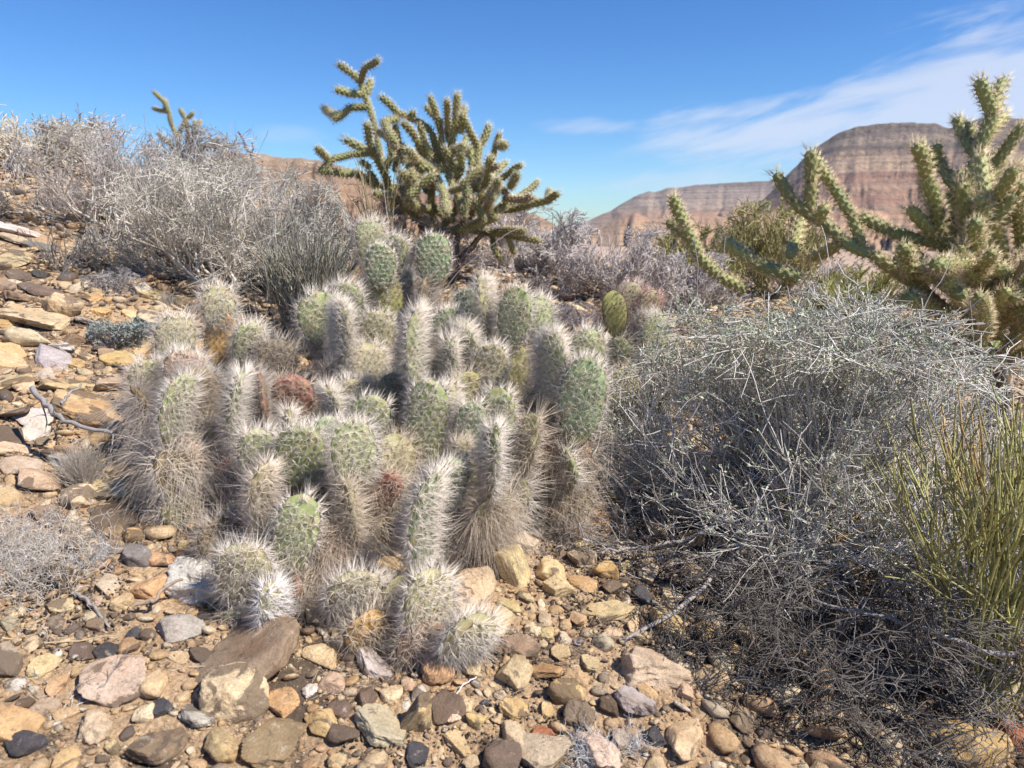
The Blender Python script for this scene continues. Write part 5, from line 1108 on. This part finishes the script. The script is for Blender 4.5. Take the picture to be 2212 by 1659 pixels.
def stones_mesh(ix, sub, seed, nvar=10, flat=(.2, .62)):
    g = np.random.default_rng(seed); var = [rock_verts(sub, seed + k, facets=7, soft=90, rough=.05) for k in range(nvar)]
    ch = g.integers(0, nvar, len(ix)); A = Acc()
    for k in range(nvar):
        q = ix[ch == k]; n = len(q)
        if not n: continue
        V, F = var[k]; th = g.uniform(0, 6.28, n); s = size[q][:, None] * np.stack([np.ones(n), g.uniform(.6, .95, n), g.uniform(*flat, n) * .9], -1)
        W_ = V[None] * s[:, None, :]; c, sn = np.cos(th)[:, None], np.sin(th)[:, None]; tx = g.normal(0, .3, n)[:, None]; ty = g.normal(0, .3, n)[:, None]
        x = W_[..., 0] * c - W_[..., 1] * sn; y = W_[..., 0] * sn + W_[..., 1] * c; z = W_[..., 2] + x * tx + y * ty + (size[q] * .12)[:, None] + zs[q][:, None]
        Vv = np.stack([x + xs[q][:, None], y + ys[q][:, None], z], -1); Fv = F[None] + (np.arange(n) * len(V))[:, None, None]
        A.add(Vv, Fv.reshape(-1, 3))
    return A
pw = 2 * size[rest] * FPX / fs[rest]
A = stones_mesh(rest[pw > 19], 1, 5, 16); obj('gravel', A.mesh('gravel', smooth=False), M_PEB, label='loose stones packed over the whole slope', cat='gravel', kind='stuff')
A = stones_mesh(rest[pw <= 19], 0, 6, 16); obj('gravel', A.mesh('gravel', smooth=False), M_PEB, label='small pebbles filling gaps between the rocks', cat='gravel', kind='stuff')
# fine grit near the camera
n = 46000; rg = g.uniform(.6, 2.6, n) ** 1.0; ag = g.uniform(R(-40), R(40), n); xs, ys = rg * np.sin(ag), rg * np.cos(ag)
size = .0013 * np.clip(g.random(n) ** -.6, 1, 6.5) * (.6 + .4 * rg); zs = hz(xs, ys, True)
A = stones_mesh(np.arange(n), -1, 7, 20, (.3, .8)); obj('grit', A.mesh('grit', smooth=False), M_PEB, label='fine grit on the bare soil between stones', cat='grit', kind='stuff')
# dark bumpy soil crust in patches, plus lumps painting shade under the bush
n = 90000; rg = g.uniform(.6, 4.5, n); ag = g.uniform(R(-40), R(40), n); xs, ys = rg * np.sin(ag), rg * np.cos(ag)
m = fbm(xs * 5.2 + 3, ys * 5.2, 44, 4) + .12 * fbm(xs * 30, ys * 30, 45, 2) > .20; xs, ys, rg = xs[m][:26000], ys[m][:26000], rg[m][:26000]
xb = g.normal(.56, .24, 16000); yb = g.normal(1.36, .20, 16000); xs = np.concatenate([xs, xb]); ys = np.concatenate([ys, yb]); rg = np.hypot(xs, ys)  # extra dark lumps added under the right bush to blacken its shade
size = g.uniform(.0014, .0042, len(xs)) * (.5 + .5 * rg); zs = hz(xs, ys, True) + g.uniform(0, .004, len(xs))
A = stones_mesh(np.arange(len(xs)), -1, 9, 8, (.6, 1.2)); obj('soil_crust_and_bush_shade', A.mesh('soil_crust_and_bush_shade', smooth=False), M_CRUST_SHADE, label='black crust of lichen and moss between stones, added as shade under the right bush', cat='soil crust', kind='stuff')

# labels of the rocks: what it looks like and what it lies beside
def rock_base_label(col, shp, w, p):
    x, y, _ = to_px(np.array(p)); x, y = float(x), float(y)
    best = min(LAND, key=lambda L: math.hypot((L[1] - x), (L[2] - y) * 1.3) - L[3] * .8)
    dx, dy = x - best[1], y - best[2]; s = best[3]
    dist = math.hypot(dx, dy * 1.3)
    if abs(dx) > abs(dy) * 1.6: rel = ('left of' if dx < 0 else 'right of')
    elif abs(dy) > abs(dx) * 1.6: rel = ('behind' if dy < 0 else 'in front of')
    else: rel = ('behind-left of' if dx < 0 else 'behind-right of') if dy < 0 else ('front-left of' if dx < 0 else 'front-right of')
    far = 'close ' if dist < s * 1.1 else ('' if dist < s * 1.9 else 'well ')
    sz = 'large' if w > .09 else ('middling' if w > .05 else 'small')
    return f"{sz} {SHP[shp]} {WORD[col]} rock {far}{rel} {best[0]}"
by = {}
used = set()
for r_ in recs:
    if r_[1]: r_[0]['label'] = r_[1]; used.add(r_[1]); continue
    by.setdefault(rock_base_label(r_[2], r_[3], r_[4], r_[5]), []).append(r_)
ORD = ['leftmost', 'second-from-left', 'third-from-left', 'fourth-from-left', 'fifth-from-left', 'sixth-from-left', 'seventh-from-left', 'eighth-from-left']
for lb, L_ in by.items():
    if len(L_) == 1: L_[0][0]['label'] = lb; continue
    L_.sort(key=lambda r_: float(to_px(np.array(r_[5]))[0]))
    for k, r_ in enumerate(L_): r_[0]['label'] = (ORD[k] if k < 7 and k < len(L_) - 1 else 'rightmost') + ' ' + lb
print('SCENE tris approx', sum(len(m.loop_triangles) if m.loop_triangles else len(m.polygons) for m in bpy.data.meshes), 'objects', len(bpy.data.objects), 'kept stones', len(keep))

# ------------------------------------------------------------------ air
bpy.context.view_layer.update()
def haze_box():
    lo_, hi_ = 1e9, -1e9
    for o in bpy.data.objects:
        if o.type == 'MESH' and o.parent is None:
            zz = [(o.matrix_world @ Vector(c)).z for c in o.bound_box]; lo_ = min(lo_, min(zz)); hi_ = max(hi_, max(zz))
    z0, z1, r = lo_ - 1, hi_ + 4, 6600
    V = [(x, y, z) for z in (z0, z1) for x, y in ((-r, -r), (r, -r), (r, r), (-r, r))]
    F = [(0, 3, 2, 1), (4, 5, 6, 7), (0, 1, 5, 4), (1, 2, 6, 5), (2, 3, 7, 6), (3, 0, 4, 7)]
    m = bpy.data.materials.new('pale_air'); m.use_nodes = True; t = m.node_tree; t.nodes.clear()
    v = t.nodes.new('ShaderNodeVolumePrincipled'); v.inputs['Color'].default_value = (.78, .86, 1, 1); v.inputs['Density'].default_value = HAZE
    o = t.nodes.new('ShaderNodeOutputMaterial'); t.links.new(v.outputs[0], o.inputs['Volume'])
    obj('haze', npmesh('haze', V, [F], False), m, kind='stuff', label='thin pale air in front of the far mesas', cat='haze')
HAZE = 3.5e-5
haze_box()
